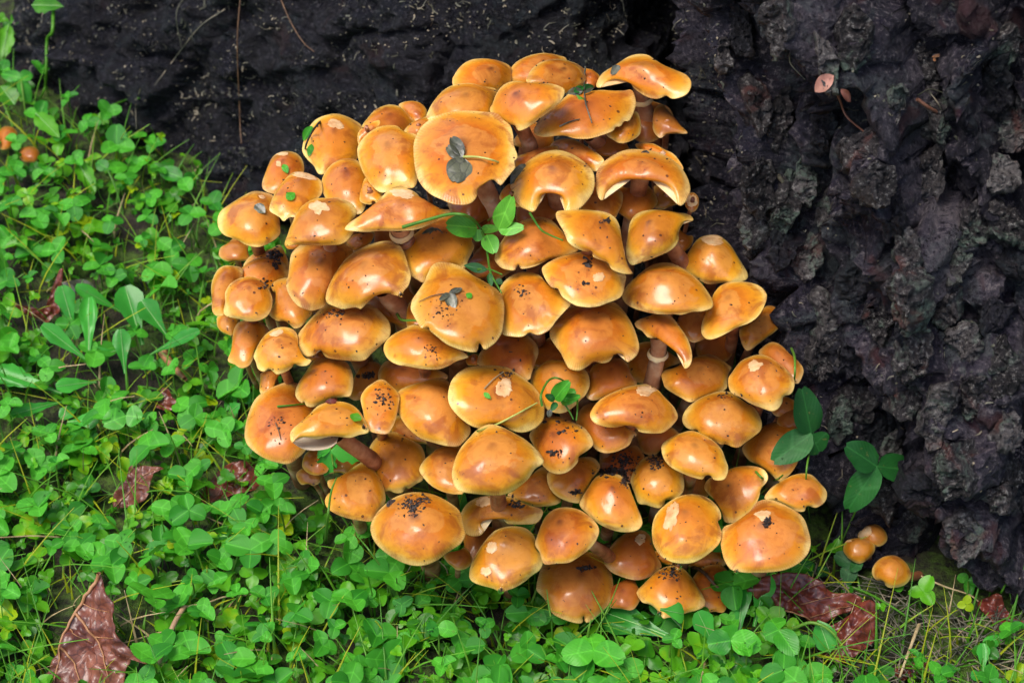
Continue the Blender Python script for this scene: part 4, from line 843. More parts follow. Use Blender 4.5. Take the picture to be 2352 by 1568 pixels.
# ------------------------------------------------------------------ loose things: tubes, leaves, crumbs
TILE['P'] = (1300, 2000, 1.68); TILE['Q'] = (2700, 0, 1.6848); TILE['S'] = (0, 900, 1.742); TILE['T'] = (0, 1800, 1.684); TILE['U'] = (2700, 800, 1.4255)
def place(px, py, lift=0.0, what='any'):
    if what == 'near':                                     # bridges the gaps between caps
        dd = []
        for ox, oy in ((0, 0), (22, 0), (-22, 0), (0, 22), (0, -22), (32, 32), (-32, 32), (32, -32), (-32, -32)):
            p, n = hit(px+ox, py+oy, 'cap')
            if p is not None: dd.append((p-CAM).dot(FWD))
        if dd: return pt(px, py, min(dd)-lift)
        what = 'any'
    p, n = hit(px, py, what)
    if p is None: p, n = hit(px, py, 'any')
    return p + (n*.5 - ray(px, py).normalized()*.5).normalized()*lift
def strand(name, t, pts, wpx, mat, label, cat, lift=.0015, parent=None, sag=None, group=None, n=18, taper=.6, what='any'):
    """a stalk, twig or thread that lies over whatever is under the given points"""
    P = np.array([np.array(place(*tp2(t, p), lift if not isinstance(lift, (list, tuple)) else lift[i], what)) for i, p in enumerate(pts)])
    P = spline(P, n); d = (Vector(P[0])-CAM).dot(FWD); r = wpx/TILE[t][2]/1.74149*KPX*d*.5
    V, F = tube_np(P, r*np.linspace(1, taper, n), 7)
    l = P[-1] if parent is None else np.array(parent.matrix_world.translation if parent.parent else parent.location)
    o = obj(name, mesh(name, V-l, F, [mat]), parent, None if parent is not None else Vector(l))
    if label: tag(o, label, cat, group)
    return o
def blade_np(b3, t3, w, nrm, rows=11, cols=7, shape='ovate', curl=.15, fold=.18, serr=0, seed=0):
    """leaf surface between two points; returns V (rows*cols), luv"""
    b3, t3, nrm = np.array(b3, float), np.array(t3, float), np.array(nrm, float); ax = t3-b3; L = np.linalg.norm(ax); ax /= L
    nrm = nrm - ax*(nrm@ax); nrm /= np.linalg.norm(nrm); sd = np.cross(ax, nrm)
    y = np.linspace(0, 1, rows); j = np.linspace(-1, 1, cols)
    if shape == 'leaflet': wd = np.sin(math.pi*np.clip(y, 0, 1)**.80*.97+.02)**.62
    elif shape == 'spat': wd = .16+.84*np.clip((y-.12)/.6, 0, 1)**1.4; wd = wd*np.sqrt(np.clip(1-((y-.66)/.36).clip(0, 1)**2.4, 0, 1)); wd[0] = .13
    else: wd = np.sin(math.pi*y**.85)**.8
    wd = np.maximum(wd, .02)
    Y, J = np.meshgrid(y, j, indexing='ij'); X = J*wd[:, None]
    if serr: X = X*(1+serr*np.sign(np.sin(Y*40+J))*np.abs(J)**3)
    yy = Y.copy()
    if shape == 'leaflet': yy[-1] -= .05*(1-np.abs(j)); yy[-2] += .01*np.abs(j)
    q = np.stack([X*2.2, Y*2.6, X*0+seed*1.7], -1)
    Zz = fold*np.abs(X)*w*.5 - curl*L*(Y**2) + .06*L*vnoise(q, seed % 97)*(.3+np.abs(X)) + curl*L*.55*Y
    V = b3 + yy[..., None]*L*ax + (X*w*.5)[..., None]*sd + Zz[..., None]*nrm
    return V.reshape(-1, 3), np.stack([X*.5, yy, X*0], -1).reshape(-1, 3)
def leaf(name, parent, base, tip, wpx, mat, t='O', lift=(.004, .006), nrm=None, shape='ovate', curl=.12, fold=.18, serr=0, rib=None, label=None, what='any', b3=None):
    bq, tq = tp2(t, base), tp2(t, tip)
    B3 = b3 if b3 is not None else place(bq[0], bq[1], lift[0], what); T3 = place(tq[0], tq[1], lift[1], what)
    d = (B3-CAM).dot(FWD); w_ = wpx/TILE[t][2]/1.74149*KPX*d
    # keep the tip at a believable distance: a leaf does not fall into the gap behind its end
    dt = (T3-CAM).dot(FWD); dl = abs(dt-d); L2 = math.hypot(*(tq-bq))*KPX*d
    if dl > .7*L2: T3 = pt(tq[0], tq[1], d + math.copysign(.5*L2, dt-d))
    if nrm is None: nrm = (Vector((0, -.35, .9)) - ray(*bq).normalized()*.6)
    big = L2 > .03
    rows, cols = (15, 9) if big else (11, 7)
    V, luv = blade_np(B3, T3, w_, nrm, rows, cols, shape, curl, fold, serr, random.randrange(900))
    l = np.array(parent.location)
    o = obj(name, mesh(name, V-l, gridF(rows, cols), [mat], attrs={'luv': luv}), parent)
    if label: o['label'] = label
    if rib is not None:
        c = V.reshape(rows, cols, 3)[:, cols//2]; nn = np.array(Vector(nrm).normalized())
        rv, rF = tube_np(c + nn*.0004, np.linspace(.045, .012, rows)*w_*.6, 6)
        obj('rib', mesh('rib', rv-l, rF, [rib]), o)
    return o
def sprig(name, label, cat, root_px, t='O', group=None):
    e = empty(name, place(*tp2(t, root_px), 0)); return tag(e, label, cat, group)

# ---- things lying on the caps
s_ = sprig('dead_clover_leaf', 'withered grey clover leaf with black spots lying on the widest mushroom', 'leaf', (560, 975), 'B')
leaf('leaflet', s_, (565, 975), (490, 1190), 235, M['deadgrey'], 'B', (.001, .0012), shape='leaflet', curl=.03, fold=.03)
leaf('leaflet', s_, (565, 970), (425, 880), 130, M['deadgrey'], 'B', (.0012, .003), shape='leaflet', curl=.1)
leaf('leaflet', s_, (560, 960), (460, 770), 120, M['deadgrey'], 'B', (.0012, .003), shape='leaflet', curl=.15, fold=.4)
strand('stalk', 'B', [(565, 970), (700, 975), (850, 1010), (1035, 1085)], 24, M['grassy'], None, None, .0022, s_)
s_ = sprig('withered_leaf', 'shrivelled black leaf stuck to the big central mushroom', 'leaf', (440, 730), 'E')
for tip, w_ in (((480, 865), 110), ((555, 690), 56), ((355, 795), 56)): leaf('leaflet', s_, (440, 730), tip, w_, M['deadgrey'], 'E', (.0012, .0016), shape='leaflet', curl=.05)
strand('stalk', 'E', [(435, 728), (300, 750), (170, 805)], 12, M['twig'], None, None, .001, s_)
s_ = sprig('clover_sprig', 'fresh green clover sprig with trailing stems lying over the middle of the clump', 'clover', (780, 330), 'E')
for b_, tip, w_ in (((690, 140), (412, 110), 230), ((885, 150), (1000, -150), 190), ((885, 160), (1112, 130), 130), ((720, 150), (885, 150), 90), ((775, 200), (850, 365), 160), ((690, 150), (700, 260), 110)):
    leaf('leaflet', s_, b_, tip, w_, M['leafbright'] if 'leafbright' in M else M['leaf'], 'E', (.003, .003), shape='leaflet', curl=.06, fold=.12, what='near')
for pts, w_ in (([(20, 132), (250, 65), (450, 15), (600, 30), (700, 110), (760, 240), (785, 380), (800, 500)], 34), ([(800, 490), (820, 560), (870, 650), (910, 720)], 22), ([(690, 510), (800, 510), (915, 555)], 24), ([(790, 70), (880, 10), (960, -60)], 20), ([(1160, 0), (1260, 150), (1340, 200), (1460, 250)], 24)):
    strand('stalk', 'E', pts, w_, M['cstem'], None, None, .003, s_, n=26, what='near')
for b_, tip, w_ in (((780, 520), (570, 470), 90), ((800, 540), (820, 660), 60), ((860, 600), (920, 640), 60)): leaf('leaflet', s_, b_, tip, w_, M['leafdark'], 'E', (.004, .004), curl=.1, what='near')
s_ = sprig('shrivelled_leaf', 'small grey shrivelled leaf on the flat mushroom under the clover stem', 'leaf', (300, 150), 'E')
for tip, w_ in (((280, 245), 60), ((395, 215), 40), ((200, 205), 40)): leaf('leaflet', s_, (310, 145), tip, w_, M['deadgrey'], 'E', (.001, .0015), curl=.05)
s_ = sprig('weed_shreds', 'tangle of dark wet weed shreds on a flat upper mushroom', 'leaf litter', (1650, 400), 'B')
for b_, tip, w_, m_ in (((1640, 390), (1480, 400), 90, 'deadgrey'), ((1600, 350), (1740, 320), 60, 'leafdark'), ((1560, 400), (1650, 330), 70, 'leafdark'), ((1650, 410), (1740, 370), 40, 'deadgrey'), ((1580, 420), (1730, 550), 36, 'grass')):
    leaf('shred', s_, b_, tip, w_, M[m_], 'B', (.002, .003), curl=.1, fold=.4)
strand('stalk', 'B', [(1640, 170), (1660, 300), (1660, 480), (1715, 670)], 18, M['litter'], None, None, .003, s_)
strand('stalk', 'B', [(1430, 690), (1520, 650), (1610, 625)], 16, M['litter'], None, None, .001, s_)
s_ = sprig('wilted_clover', 'crumpled wilted clover with a looped stalk on the mushrooms right of the pitted cap', 'clover', (1140, 480), 'H')
for b_, tip, w_, m_ in (((1160, 440), (1290, 280), 150, 'leaf'), ((1200, 440), (1350, 360), 120, 'leaf'), ((1220, 470), (1385, 410), 100, 'leaf'), ((1160, 450), (1080, 400), 70, 'leafdark'), ((1180, 470), (1130, 540), 60, 'leafdark'), ((1120, 530), (1110, 600), 50, 'deadgrey')):
    leaf('leaflet', s_, b_, tip, w_, M[m_], 'H', (.004, .006), shape='leaflet', curl=.2, fold=.45, what='near')
strand('stalk', 'H', [(1050, 500), (1040, 400), (1100, 280), (1180, 248), (1290, 300)], 26, M['cstem'], None, None, .006, s_, n=24, what='near')
strand('stalk', 'H', [(1250, 480), (1300, 560), (1330, 620)], 18, M['cstem'], None, None, .004, s_, what='near'); strand('stalk', 'H', [(1365, 450), (1365, 540), (1355, 630)], 20, M['cstem'], None, None, .004, s_, what='near')
strand('grass_stalk', 'H', [(480, 745), (640, 650), (820, 570), (990, 480)], 24, M['grassy'] if 'grassy' in M else M['grass'], 'cut yellow-green grass blade lying across the pitted mushroom', 'grass', .0018)
strand('grass_straw', 'H', [(530, 350), (610, 270), (700, 205)], 14, M['straw'], 'short pale straw on the rim of the peeled pit', 'straw', .0012)
strand('cut_stem', 'D', [(1770, 920), (1850, 970), (1940, 1010), (2030, 1050)], 28, M['cstem'], 'cut pale green stem poking out below the central mushroom', 'stem', .004)
strand('black_twig', 'A', [(1195, 565), (1080, 660), (1000, 770), (955, 890), (950, 1000), (975, 1090)], 20, M['soil'], 'thin black twig curling over the tall mushroom beside the root', 'twig', .0015)
strand('thin_root', 'L', [(560, 830), (700, 880), (800, 990), (880, 1060), (960, 1100)], 34, M['twig'], 'thin brown root lying over a low shaded mushroom', 'root', .003)
strand('grass_stalk', 'L', [(1180, -10), (1230, 40), (1300, 70), (1380, 75), (1430, 40)], 26, M['cstem'], 'bent green grass tip hooked over a sideways mushroom', 'grass', .004)
strand('grass_stalk', 'I', [(1460, 190), (1500, 330), (1525, 480), (1535, 620)], 26, M['cstem'], 'dark green grass stalk standing between mushrooms and bark', 'grass', .006)
strand('straw_bit', 'G', [(455, 655), (480, 720), (500, 800)], 12, M['twig'], 'tiny dark straw on the broad tilted mushroom', 'straw', .001)
strand('yellow_straw', 'G', [(470, 515), (600, 503), (720, 490)], 20, M['grass'], 'yellow-green straw resting on the broad tilted mushroom', 'straw', .0015)
def flake(name, t, base, tip, w_, m_, label, cat='leaf scrap', curl=.08):
    e = sprig(name, label, cat, base, t); leaf('blade', e, base, tip, w_, M[m_], t, (.0012, .0016), curl=curl, fold=.1, what='cap'); return e
flake('leaf_scrap', 'A', (775, 1345), (850, 1285), 85, 'leaf', 'oval green leaf scrap on the mushroom with the ragged pale crown')
flake('leaf_scrap', 'A', (745, 1030), (785, 1110), 60, 'leaf', 'green leaf scrap on the thimble-shaped mushroom')
flake('leaf_scrap', 'A', (490, 1395), (575, 1470), 100, 'deadgrey', 'grey leaf flake on the broad low mushroom beside the root')
flake('leaf_scrap', 'A', (1010, 690), (940, 820), 90, 'leaf', 'green leaf shred pinned under the black twig')
flake('leaf_scrap', 'A', (1010, 850), (985, 955), 60, 'leaf', 'smaller green leaf shred under the black twig')
flake('leaf_scrap', 'C', (640, 910), (600, 1045), 100, 'soil', 'black leaf flake on the arched broken mushroom')
flake('leaf_scrap', 'C', (410, 150), (330, 225), 80, 'deadgrey', 'grey-green leaf flake on the tall-stalked mushroom')
flake('leaf_scrap', 'B', (1130, 1030), (1000, 1210), 110, 'deadgrey', 'dark wet leaf draped on the hooded mushroom')
flake('leaf_scrap', 'H', (525, 385), (585, 440), 46, 'leaf', 'tiny green leaf chip beside the peeled pit')
flake('leaf_scrap', 'E', (600, 770), (640, 720), 60, 'leaf', 'green leaf chip beside the shrivelled black leaf')
flake('leaf_scrap', 'F', (1045, 1180), (1065, 1265), 60, 'grass', 'bright yellow-green leaf chip on the claw-shaped mushroom')
flake('leaf_scrap', 'H', (1520, 890), (1580, 800), 80, 'deadred', 'scrap of dark red leaf wedged between mushrooms')
flake('wood_splinter', 'E', (1640, 400), (1715, 500), 50, 'soil', 'black wood splinter on the wavy mushroom', 'splinter')
flake('leaf_scrap', 'J', (670, 290), (745, 215), 60, 'soil', 'wet black leaf flake on the huge shield mushroom')
flake('leaf_scrap', 'G', (1150, 640), (1190, 560), 110, 'carpet', 'translucent green leaf scrap on the gilled mushroom')
flake('leaf_scrap', 'G', (1000, 470), (900, 480), 60, 'deadred', 'dark red wet leaf shred above the gilled mushroom')
s_ = sprig('toothed_sprig', 'sprig of three toothed green leaves with a white bud under the gilled mushroom', 'plant', (1020, 1080), 'G')
for tip, w_ in (((830, 870), 190), ((1195, 990), 190), ((890, 1130), 170)): leaf('leaf', s_, (1010, 1000), tip, w_, M['broad'], 'G', (.022, .024), serr=.16, curl=.08)
strand('stalk', 'G', [(1010, 1000), (1020, 1060), (1040, 1120)], 18, M['cstem'], None, None, .02, s_)
# ---- grass standing in front of the lowest caps
for t_, pts_, w_, lf_, lab_ in (('K', [(1120, 1440), (1135, 1360), (1150, 1285)], 26, [.004, .006, .006], 'short cut grass blade touching the split brim of the lowest mushroom'),
        ('K', [(1215, 1410), (1270, 1260), (1340, 1110), (1412, 920)], 22, [.002, .004, .005, .004], 'tall slanting grass blade beside the lowest mushroom'),
        ('K', [(1185, 1440), (1250, 1300), (1380, 1110)], 18, [.002, .004, .006], 'second thinner slanting grass blade beside the lowest mushroom'),
        ('K', [(790, 1260), (770, 1150), (755, 1020)], 22, [.003, .005, .004], 'upright grass blade over the edge of the lowest mushroom'),
        ('J', [(600, 800), (500, 660), (420, 560), (350, 425)], 20, [.003, .012, .014, .012], 'slanting grass stalk left of the shield mushroom'),
        ('J', [(120, 620), (135, 400), (165, 160), (215, 20)], 30, [.003, .010, .006, .005], 'thick green grass stalk in front of the frayed mushroom'),
        ('J', [(1010, 1230), (1003, 1020), (1000, 830)], 26, [.006, .018, .012], 'straight grass stalk under the shield mushroom'),
        ('J', [(1140, 1320), (1190, 1180), (1225, 1020)], 22, [.006, .018, .014], 'leaning grass stalk right of the straight one under the shield mushroom'),
        ('J', [(780, 1300), (765, 1100), (752, 920)], 22, [.006, .018, .016], 'dry-tipped grass stalk among the clover under the shield mushroom')):
    strand('grass_stalk', t_, pts_, w_, M['cstem'], lab_, 'grass', lf_, taper=.35, what='near')
# ---- water drops hanging from brims
def drop(t, p, rpx, label):
    q = tp2(t, p); P, n = hit(q[0], q[1]-6, 'cap'); P = P if P is not None else pt(q[0], q[1], .93)
    d = (P-CAM).dot(FWD); r = rpx/TILE[t][2]/1.74149*KPX*d
    a = np.linspace(0, math.pi, 10); b_ = np.linspace(0, 2*math.pi, 16, endpoint=False); A_, B_ = np.meshgrid(a, b_, indexing='ij')
    st = np.where(np.cos(A_) > 0, 1+.6*np.cos(A_)**2, 1)
    V = np.stack([np.sin(A_)*np.cos(B_), np.sin(A_)*np.sin(B_), np.cos(A_)*st], -1).reshape(-1, 3)*r
    o = obj('water_drop', mesh('water_drop', V, gridF(10, 16, True), [M['drop']]), None, pt(q[0], q[1], d-.001)); tag(o, label, 'water drop', 'water drops on brims')
drop('D', (1800, 735), 24, 'water drop hanging from the scalloped brim'); drop('K', (345, 1035), 30, 'water drop under the mushroom with two peeled chips')
drop('L', (480, 815), 34, 'water drop under the mushroom with the cream strip'); drop('L', (1000, 860), 24, 'water drop under the largest lower mushroom'); drop('G', (1245, 690), 26, 'water drop beside the gilled mushroom')
drop('L', (310, 1240), 26, 'water drop under the ridged spreading mushroom')
# ---- soil crumbs on the caps
cl = [('D', 650, 390, 60, 60, 60, 1.5), ('D', 680, 470, 30, 40, 30, 1.3), ('D', 1180, 900, 120, 60, 50, 1), ('J', 890, 275, 90, 60, 160, 1), ('J', 980, 215, 60, 30, 40, 1.1), ('H', 1780, 990, 110, 90, 120, 1), ('H', 1650, 1090, 120, 30, 110, 1.3), ('H', 1790, 1170, 40, 50, 80, 1), ('L', 420, 870, 90, 60, 90, 1),
      ('L', 250, -110, 60, 50, 60, 1), ('G', 1270, 225, 60, 25, 40, 1.4), ('K', 1090, 830, 50, 25, 70, 1.2), ('H', 1170, 920, 50, 50, 26, 1.2), ('G', 1420, 420, 60, 90, 50, 1), ('K', 1010, 150, 50, 15, 26, 1.3), ('H', 720, 215, 70, 30, 30, 1), ('L', 1270, 420, 50, 40, 60, 1.3), ('D', 590, 640, 60, 60, 30, 1),
      ('J', 1820, 260, 90, 40, 40, 1.4), ('E', 1090, 720, 60, 60, 20, 1.2), ('E', 400, 870, 100, 120, 40, .9), ('E', 290, 1240, 60, 60, 20, 1), ('F', 270, 80, 50, 20, 30, 1.1), ('I', 900, 640, 90, 30, 20, 1), ('I', 300, 1230, 50, 60, 40, 1.1), ('H', 1250, 690, 120, 60, 24, 1.2), ('G', 480, 650, 120, 120, 40, .8), ('E', 1680, 460, 30, 40, 20, 1.6), ('E', 1660, 640, 20, 30, 10, 1.4)]
PTS = []
for t, x, y, sx, sy, n, sz in cl:
    for _ in range(n): PTS.append((tp2(t, (x+random.gauss(0, sx*.55), y+random.gauss(0, sy*.55))), sz))
for s in caps:
    for _ in range(int(3+s.R*.10)): 
        a = random.random()*6.283; r = s.R*.85*math.sqrt(random.random()); PTS.append((s.c+np.array([math.cos(a)*r, math.sin(a)*r]), .62))
CV, CF = [], []; nb = 0
ico = np.array([(0, 0, 1), (.9, 0, .3), (.28, .85, .3), (-.72, .53, .3), (-.72, -.53, .3), (.28, -.85, .3), (.5, .5, -.5), (-.5, .5, -.5), (0, -.7, -.5)])
icf = [(0, 1, 2), (0, 2, 3), (0, 3, 4), (0, 4, 5), (0, 5, 1), (1, 6, 2), (2, 7, 3), (3, 7, 4), (4, 8, 5), (5, 8, 1), (1, 8, 6), (6, 7, 2), (4, 7, 8), (6, 8, 7)]
for q, sz in PTS:
    P, n = hit(q[0], q[1], 'cap')
    if P is None: continue
    r = .00055*sz*random.choice((.5, .7, 1, 1, 1.5, 2.0)); Rm = np.array(Matrix.Rotation(random.random()*6, 3, Vector((random.random(), random.random(), random.random()+.1)).normalized()))
    CV.append((ico*np.array([1.2, .8, .7])*(1+.3*rng.standard_normal((9, 1)))*r) @ Rm.T + np.array(P)); CF += [tuple(i+nb for i in f) for f in icf]; nb += 9
so_ = obj('soil_crumbs', mesh('soil_crumbs', np.vstack(CV), CF, [M['soil']], smooth=False)); tag(so_, 'black soil crumbs sprinkled over the mushroom caps', 'soil', kind='stuff')

# ---- on the root and the trunk
strand('root_thread', 'N', [(1615, -30), (1606, 300), (1612, 700), (1635, 950), (1655, 1130)], 11, M['twig'], 'thin brown root thread hanging straight down the dark root', 'root', .004, n=30, taper=.5)
strand('dry_stalk', 'N', [(1275, -30), (1215, 100), (1222, 310)], 12, M['litter'], 'short bent dry stalk at the top of the dark root', 'stalk', .004)
strand('dry_stalk', 'N', [(1510, 60), (1340, 190), (1170, 370), (1030, 585)], 11, M['litter'], 'long slanting dry stalk across the dark root', 'stalk', .005)
strand('dry_stalk', 'N', [(970, 590), (915, 720), (928, 870)], 11, M['litter'], 'dry stalk end below the long slanting stalk', 'stalk', .004)
strand('green_stalk', 'N', [(735, 712), (850, 680), (950, 645)], 20, M['grass'], 'short green stalk stuck to the dark root', 'stalk', .004)
strand('grass_stalk', 'N', [(400, 60), (370, 170), (320, 330), (318, 470), (362, 620), (280, 710)], 26, M['grass'], 'pale yellow-green stem hanging at the root tip', 'stem', .010, n=26)
strand('fine_root', 'N', [(1870, -20), (1960, 160), (2060, 290), (2125, 360)], 11, M['twig'], 'fine reddish rootlet slanting over the upper root', 'root', .004)
strand('dry_twig', 'Q', [(1060, 545), (1100, 680), (1180, 800), (1285, 940)], 22, M['twigr'] if 'twigr' in M else M['twig'], 'thin reddish twig leaning on the trunk bark', 'twig', .006)
strand('dry_twig', 'Q', [(1585, 618), (1690, 625), (1800, 600), (1930, 565)], 10, M['litter'], 'pale bent twig caught in the trunk bark', 'twig', .006)
strand('dry_twig', 'Q', [(1680, 640), (1750, 720), (1795, 835)], 10, M['litter'], 'pale drooping twig under the bent twig on the bark', 'twig', .006)
strand('dry_twig', 'Q', [(765, 350), (810, 430), (870, 560)], 14, M['litter'], 'split straw lying on the bark above the lichen plate', 'straw', .004)
strand('wood_chip', 'Q', [(1610, 685), (1680, 720), (1750, 755)], 26, M['twigr'], 'orange-brown wood chip lodged in the bark', 'wood chip', .004, taper=.9)
strand('pale_splinter', 'Q', [(690, 1160), (730, 1260), (775, 1450)], 34, M['litter'], 'long pale wood splinter on the trunk edge', 'splinter', .004, taper=.3)
e = sprig('rust_leaf', 'curled pinkish rust leaf stuck in the trunk bark', 'leaf', (1000, 560), 'Q')
leaf('blade', e, (1080, 520), (935, 620), 110, M['deadpink'] if 'deadpink' in M else M['dead'], 'Q', (.006, .006), curl=.25, fold=.3); leaf('blade', e, (1120, 600), (1190, 690), 60, M['dead'], 'Q', (.005, .005), curl=.2)
e = sprig('bark_shreds', 'small heap of orange bark shreds in a trunk hollow', 'bark', (1740, 400), 'Q')
for k in range(9): leaf('shred', e, (1690+random.random()*80, 360+random.random()*80), (1690+random.random()*130, 350+random.random()*120), 26, M['deadrib'], 'Q', (.004, .006), curl=.2)
# fine litter on root and bark
LV, LF, nb = [], [], 0; tint = []
while len(LV) < 2300:
    px, py = random.uniform(20, 2352), random.uniform(0, 1400)
    if px < 1560 and py > 620: continue
    if px > 1650 and random.random() < .85: continue
    if vnoise(np.array([px/90, py/60, 0.5]), 3) < random.uniform(-.35, .75): continue
    P, n = tree_hit(px, py)
    if P is None: continue
    n = Vector(n); n = -n if n.dot(ray(px, py)) > 0 else n
    L = random.choice((.0006, .0008, .001, .001, .0014, .0018, .0022, .004)) if random.random() < .96 else .008; wd = random.uniform(.0002, .0007) if L < .005 else .00025
    a = Vector((random.gauss(0, 1), random.gauss(0, 1), random.gauss(0, 1))); a = (a - n*a.dot(n)).normalized(); b_ = n.cross(a)
    c0 = P + n*.0008; bend = random.uniform(-.5, .5)*L
    pv = [c0-a*L/2+b_*wd, c0-a*L/2-b_*wd, c0+b_*(wd+bend*.4)+n*.0006, c0+b_*(-wd+bend*.4)+n*.0006, c0+a*L/2+b_*wd*.6, c0+a*L/2-b_*wd*.6+n*.0004]
    LV.append(np.array(pv)); LF += [(nb, nb+1, nb+3, nb+2), (nb+2, nb+3, nb+5, nb+4)]; nb += 6
lo = obj('bark_litter', mesh('bark_litter', np.vstack(LV), LF, [M['litter']])); tag(lo, 'tiny pale clippings and fibres stuck all over the wet bark', 'litter', kind='stuff')
# ------------------------------------------------------------------ clover lawn
def leaflet_unit(seed, fold, curl):
    V, luv = blade_np((0, 0, 0), (0, 1, 0), .92, (0, 0, 1), 9, 7, 'leaflet', curl, fold, 0, seed)
    return V, luv
LU = [leaflet_unit(k, *fc) for k, fc in enumerate([(.10, .10), (.22, .16), (.35, .05), (.55, .12), (.02, .22), (.16, -.06), (.28, .25), (.75, .05)])]
LF9 = gridF(9, 7)
leaf_me = [mesh('leaflet', V, LF9, [M['leaf']], attrs={'luv': l}) for V, l in LU]
SU = []
for k in range(6):
    z = np.linspace(0, 1, 8); b_ = (k-2.5)*.09; P = np.stack([b_*np.sin(z*2.2), .10*math.cos(k)*z*z, z], -1); V, F = tube_np(P, np.linspace(.026, .019, 8), 6)
    SU.append((mesh('stem', V, F, [M['cstem']]), P[-1], V, F))
occupied = []
def free(q, r): return all((q[0]-a[0])**2+(q[1]-a[1])**2 > r*r for a in occupied)
EXC = [(215, 1490, 140, 185), (1850, 1385, 160, 90), (1953, 1470, 110, 100), (310, 1125, 75, 75), (102, 720, 70, 75), (384, 925, 40, 45), (525, 1112, 80, 50), (2200, 1440, 90, 70), (1975, 1290, 110, 90), (1475, 1462, 100, 48)]
ROS = [(264, 800, 150, 130), (110, 920, 130, 60), (1560, 1500, 130, 60)]
def excluded(px, py, lists): return any(((px-a)/c)**2+((py-b)/d)**2 < 1 for a, b, c, d in lists)
def clover_ok(base, top, L):
    if inside_tree(base.x, base.y): return False
    h = capB.find_nearest(top); 
    if h[0] is not None and h[3] < L*.55: return False
    h = capB.ray_cast(base, Vector((0, 0, 1)), top.z-base.z+.01)
    return h[0] is None
def clover(base, height, L, tilt, si, label, group, nl=3):
    e = empty('clover', base); e.rotation_euler = (0, 0, random.random()*6.283); tag(e, label, 'clover', group)
    me, top, _, _ = SU[si]; s = obj('stem', me, e); s.scale = (height*.8, height*.8, height); 
    tp_ = Vector((top[0]*height*.8, top[1]*height*.8, top[2]*height)); a0 = random.random()*6.283
    R0 = Matrix.Rotation(-e.rotation_euler.z, 4, 'Z') @ Matrix.Rotation(tilt[0], 4, 'X') @ Matrix.Rotation(tilt[1], 4, 'Y')
    pit = random.uniform(-.25, .35)
    for k in range(nl):
        lf = obj('leaflet', random.choice(leaf_me), e)
        lf.matrix_basis = Matrix.Translation(tp_) @ R0 @ Matrix.Rotation(a0+k*6.283/nl+random.uniform(-.15, .15), 4, 'Z') @ Matrix.Rotation(pit+random.uniform(-.2, .2), 4, 'X') @ Matrix.Scale(L*random.uniform(.85, 1.1), 4)
    return e
# ---- clovers with a place of their own in the photograph
def big_clover(label, t, c, tips, w_, lift=.02, mat='leaf', stalk=None, what='any'):
    e = sprig('clover', label, 'clover', stalk[-1] if stalk else c, t)
    q = tp2(t, c); b3 = place(q[0], q[1], lift, what)
    for tip in tips: leaf('leaflet', e, c, tip, w_, M[mat], t, (lift, lift), b3=b3, what=what, shape='leaflet', curl=.08, fold=.12)
    if stalk: strand('stem', t, [c]+stalk, 20*TILE[t][2]/2.24, M['cstem'], None, None, [lift-.001]+list(np.linspace(lift*.6, .001, len(stalk))), e)
    occupied.append(tuple(q))
    return e
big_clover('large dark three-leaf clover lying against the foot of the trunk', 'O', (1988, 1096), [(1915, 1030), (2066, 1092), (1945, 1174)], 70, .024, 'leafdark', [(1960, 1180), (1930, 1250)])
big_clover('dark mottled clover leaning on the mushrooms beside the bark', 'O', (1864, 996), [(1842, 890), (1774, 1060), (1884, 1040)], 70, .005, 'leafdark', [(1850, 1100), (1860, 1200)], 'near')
big_clover('largest bright clover on the lawn below the ridged mushroom', 'P', (1800, 1130), [(1780, 895), (1585, 1170), (2005, 1200)], 190, .028, 'leaf', [(1805, 1180), (1810, 1225)])
big_clover('clover with chevron marks just under the lowest mushroom', 'P', (1362, 848), [(1385, 708), (1210, 858), (1480, 920)], 135, .022, 'leaf', [(1380, 930), (1390, 990)])
big_clover('notched clover right of the chevron-marked clover', 'P', (1520, 885), [(1510, 780), (1642, 880), (1395, 880)], 110, .022, 'leaf', [(1525, 960), (1530, 1020)])
big_clover('small clover under the drip of the chipped mushroom', 'P', (905, 628), [(870, 515), (1015, 620), (825, 695)], 110, .02, 'leaf', [(915, 700), (920, 780)])
big_clover('tall clover with an overlapping pair of leaves near the bottom', 'P', (765, 985), [(745, 830), (895, 1015), (690, 1010)], 120, .03, 'leaf', [(770, 1060), (770, 1120)])
big_clover('dewy clover beneath the huge shield mushroom', 'P', (480, 480), [(430, 365), (345, 500), (600, 470)], 140, .026, 'leaf', [(470, 580), (470, 640)])
big_clover('bright clover beside the red-brown fallen leaves', 'M', (493, 1165), [(440, 955), (685, 1200), (345, 1190)], 170, .03, 'leaf', [(495, 1230), (500, 1290)])
big_clover('small glossy clover sprouting at the foot of the bark', 'M', (1990, 705), [(1930, 635), (2085, 685), (2010, 765)], 70, .012, 'leaf', [(1990, 760), (1980, 780)])
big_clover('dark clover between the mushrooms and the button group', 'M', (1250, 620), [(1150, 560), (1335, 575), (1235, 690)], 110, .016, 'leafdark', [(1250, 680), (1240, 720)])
big_clover('round-leaved clover with dew beside the fallen leaves', 'M', (790, 1090), [(760, 900), (900, 1250), (700, 1130)], 150, .028, 'leaf', [(790, 1160), (790, 1220)])
big_clover('clover standing out against the dark root', 'N', (740, 1230), [(860, 1120), (665, 1180), (740, 1140)], 90, .02, 'leaf', [(790, 1330), (830, 1440)])
big_clover('clover in front of the root beside the leftmost mushrooms', 'N', (1240, 1300), [(1085, 1240), (1320, 1225), (1290, 1385)], 110, .022, 'leaf', [(1330, 1420), (1440, 1560)])
big_clover('pale clover at the tip of the root', 'N', (170, 670), [(190, 525), (40, 640), (245, 640)], 90, .03, 'leaf', [(180, 780), (185, 850)])
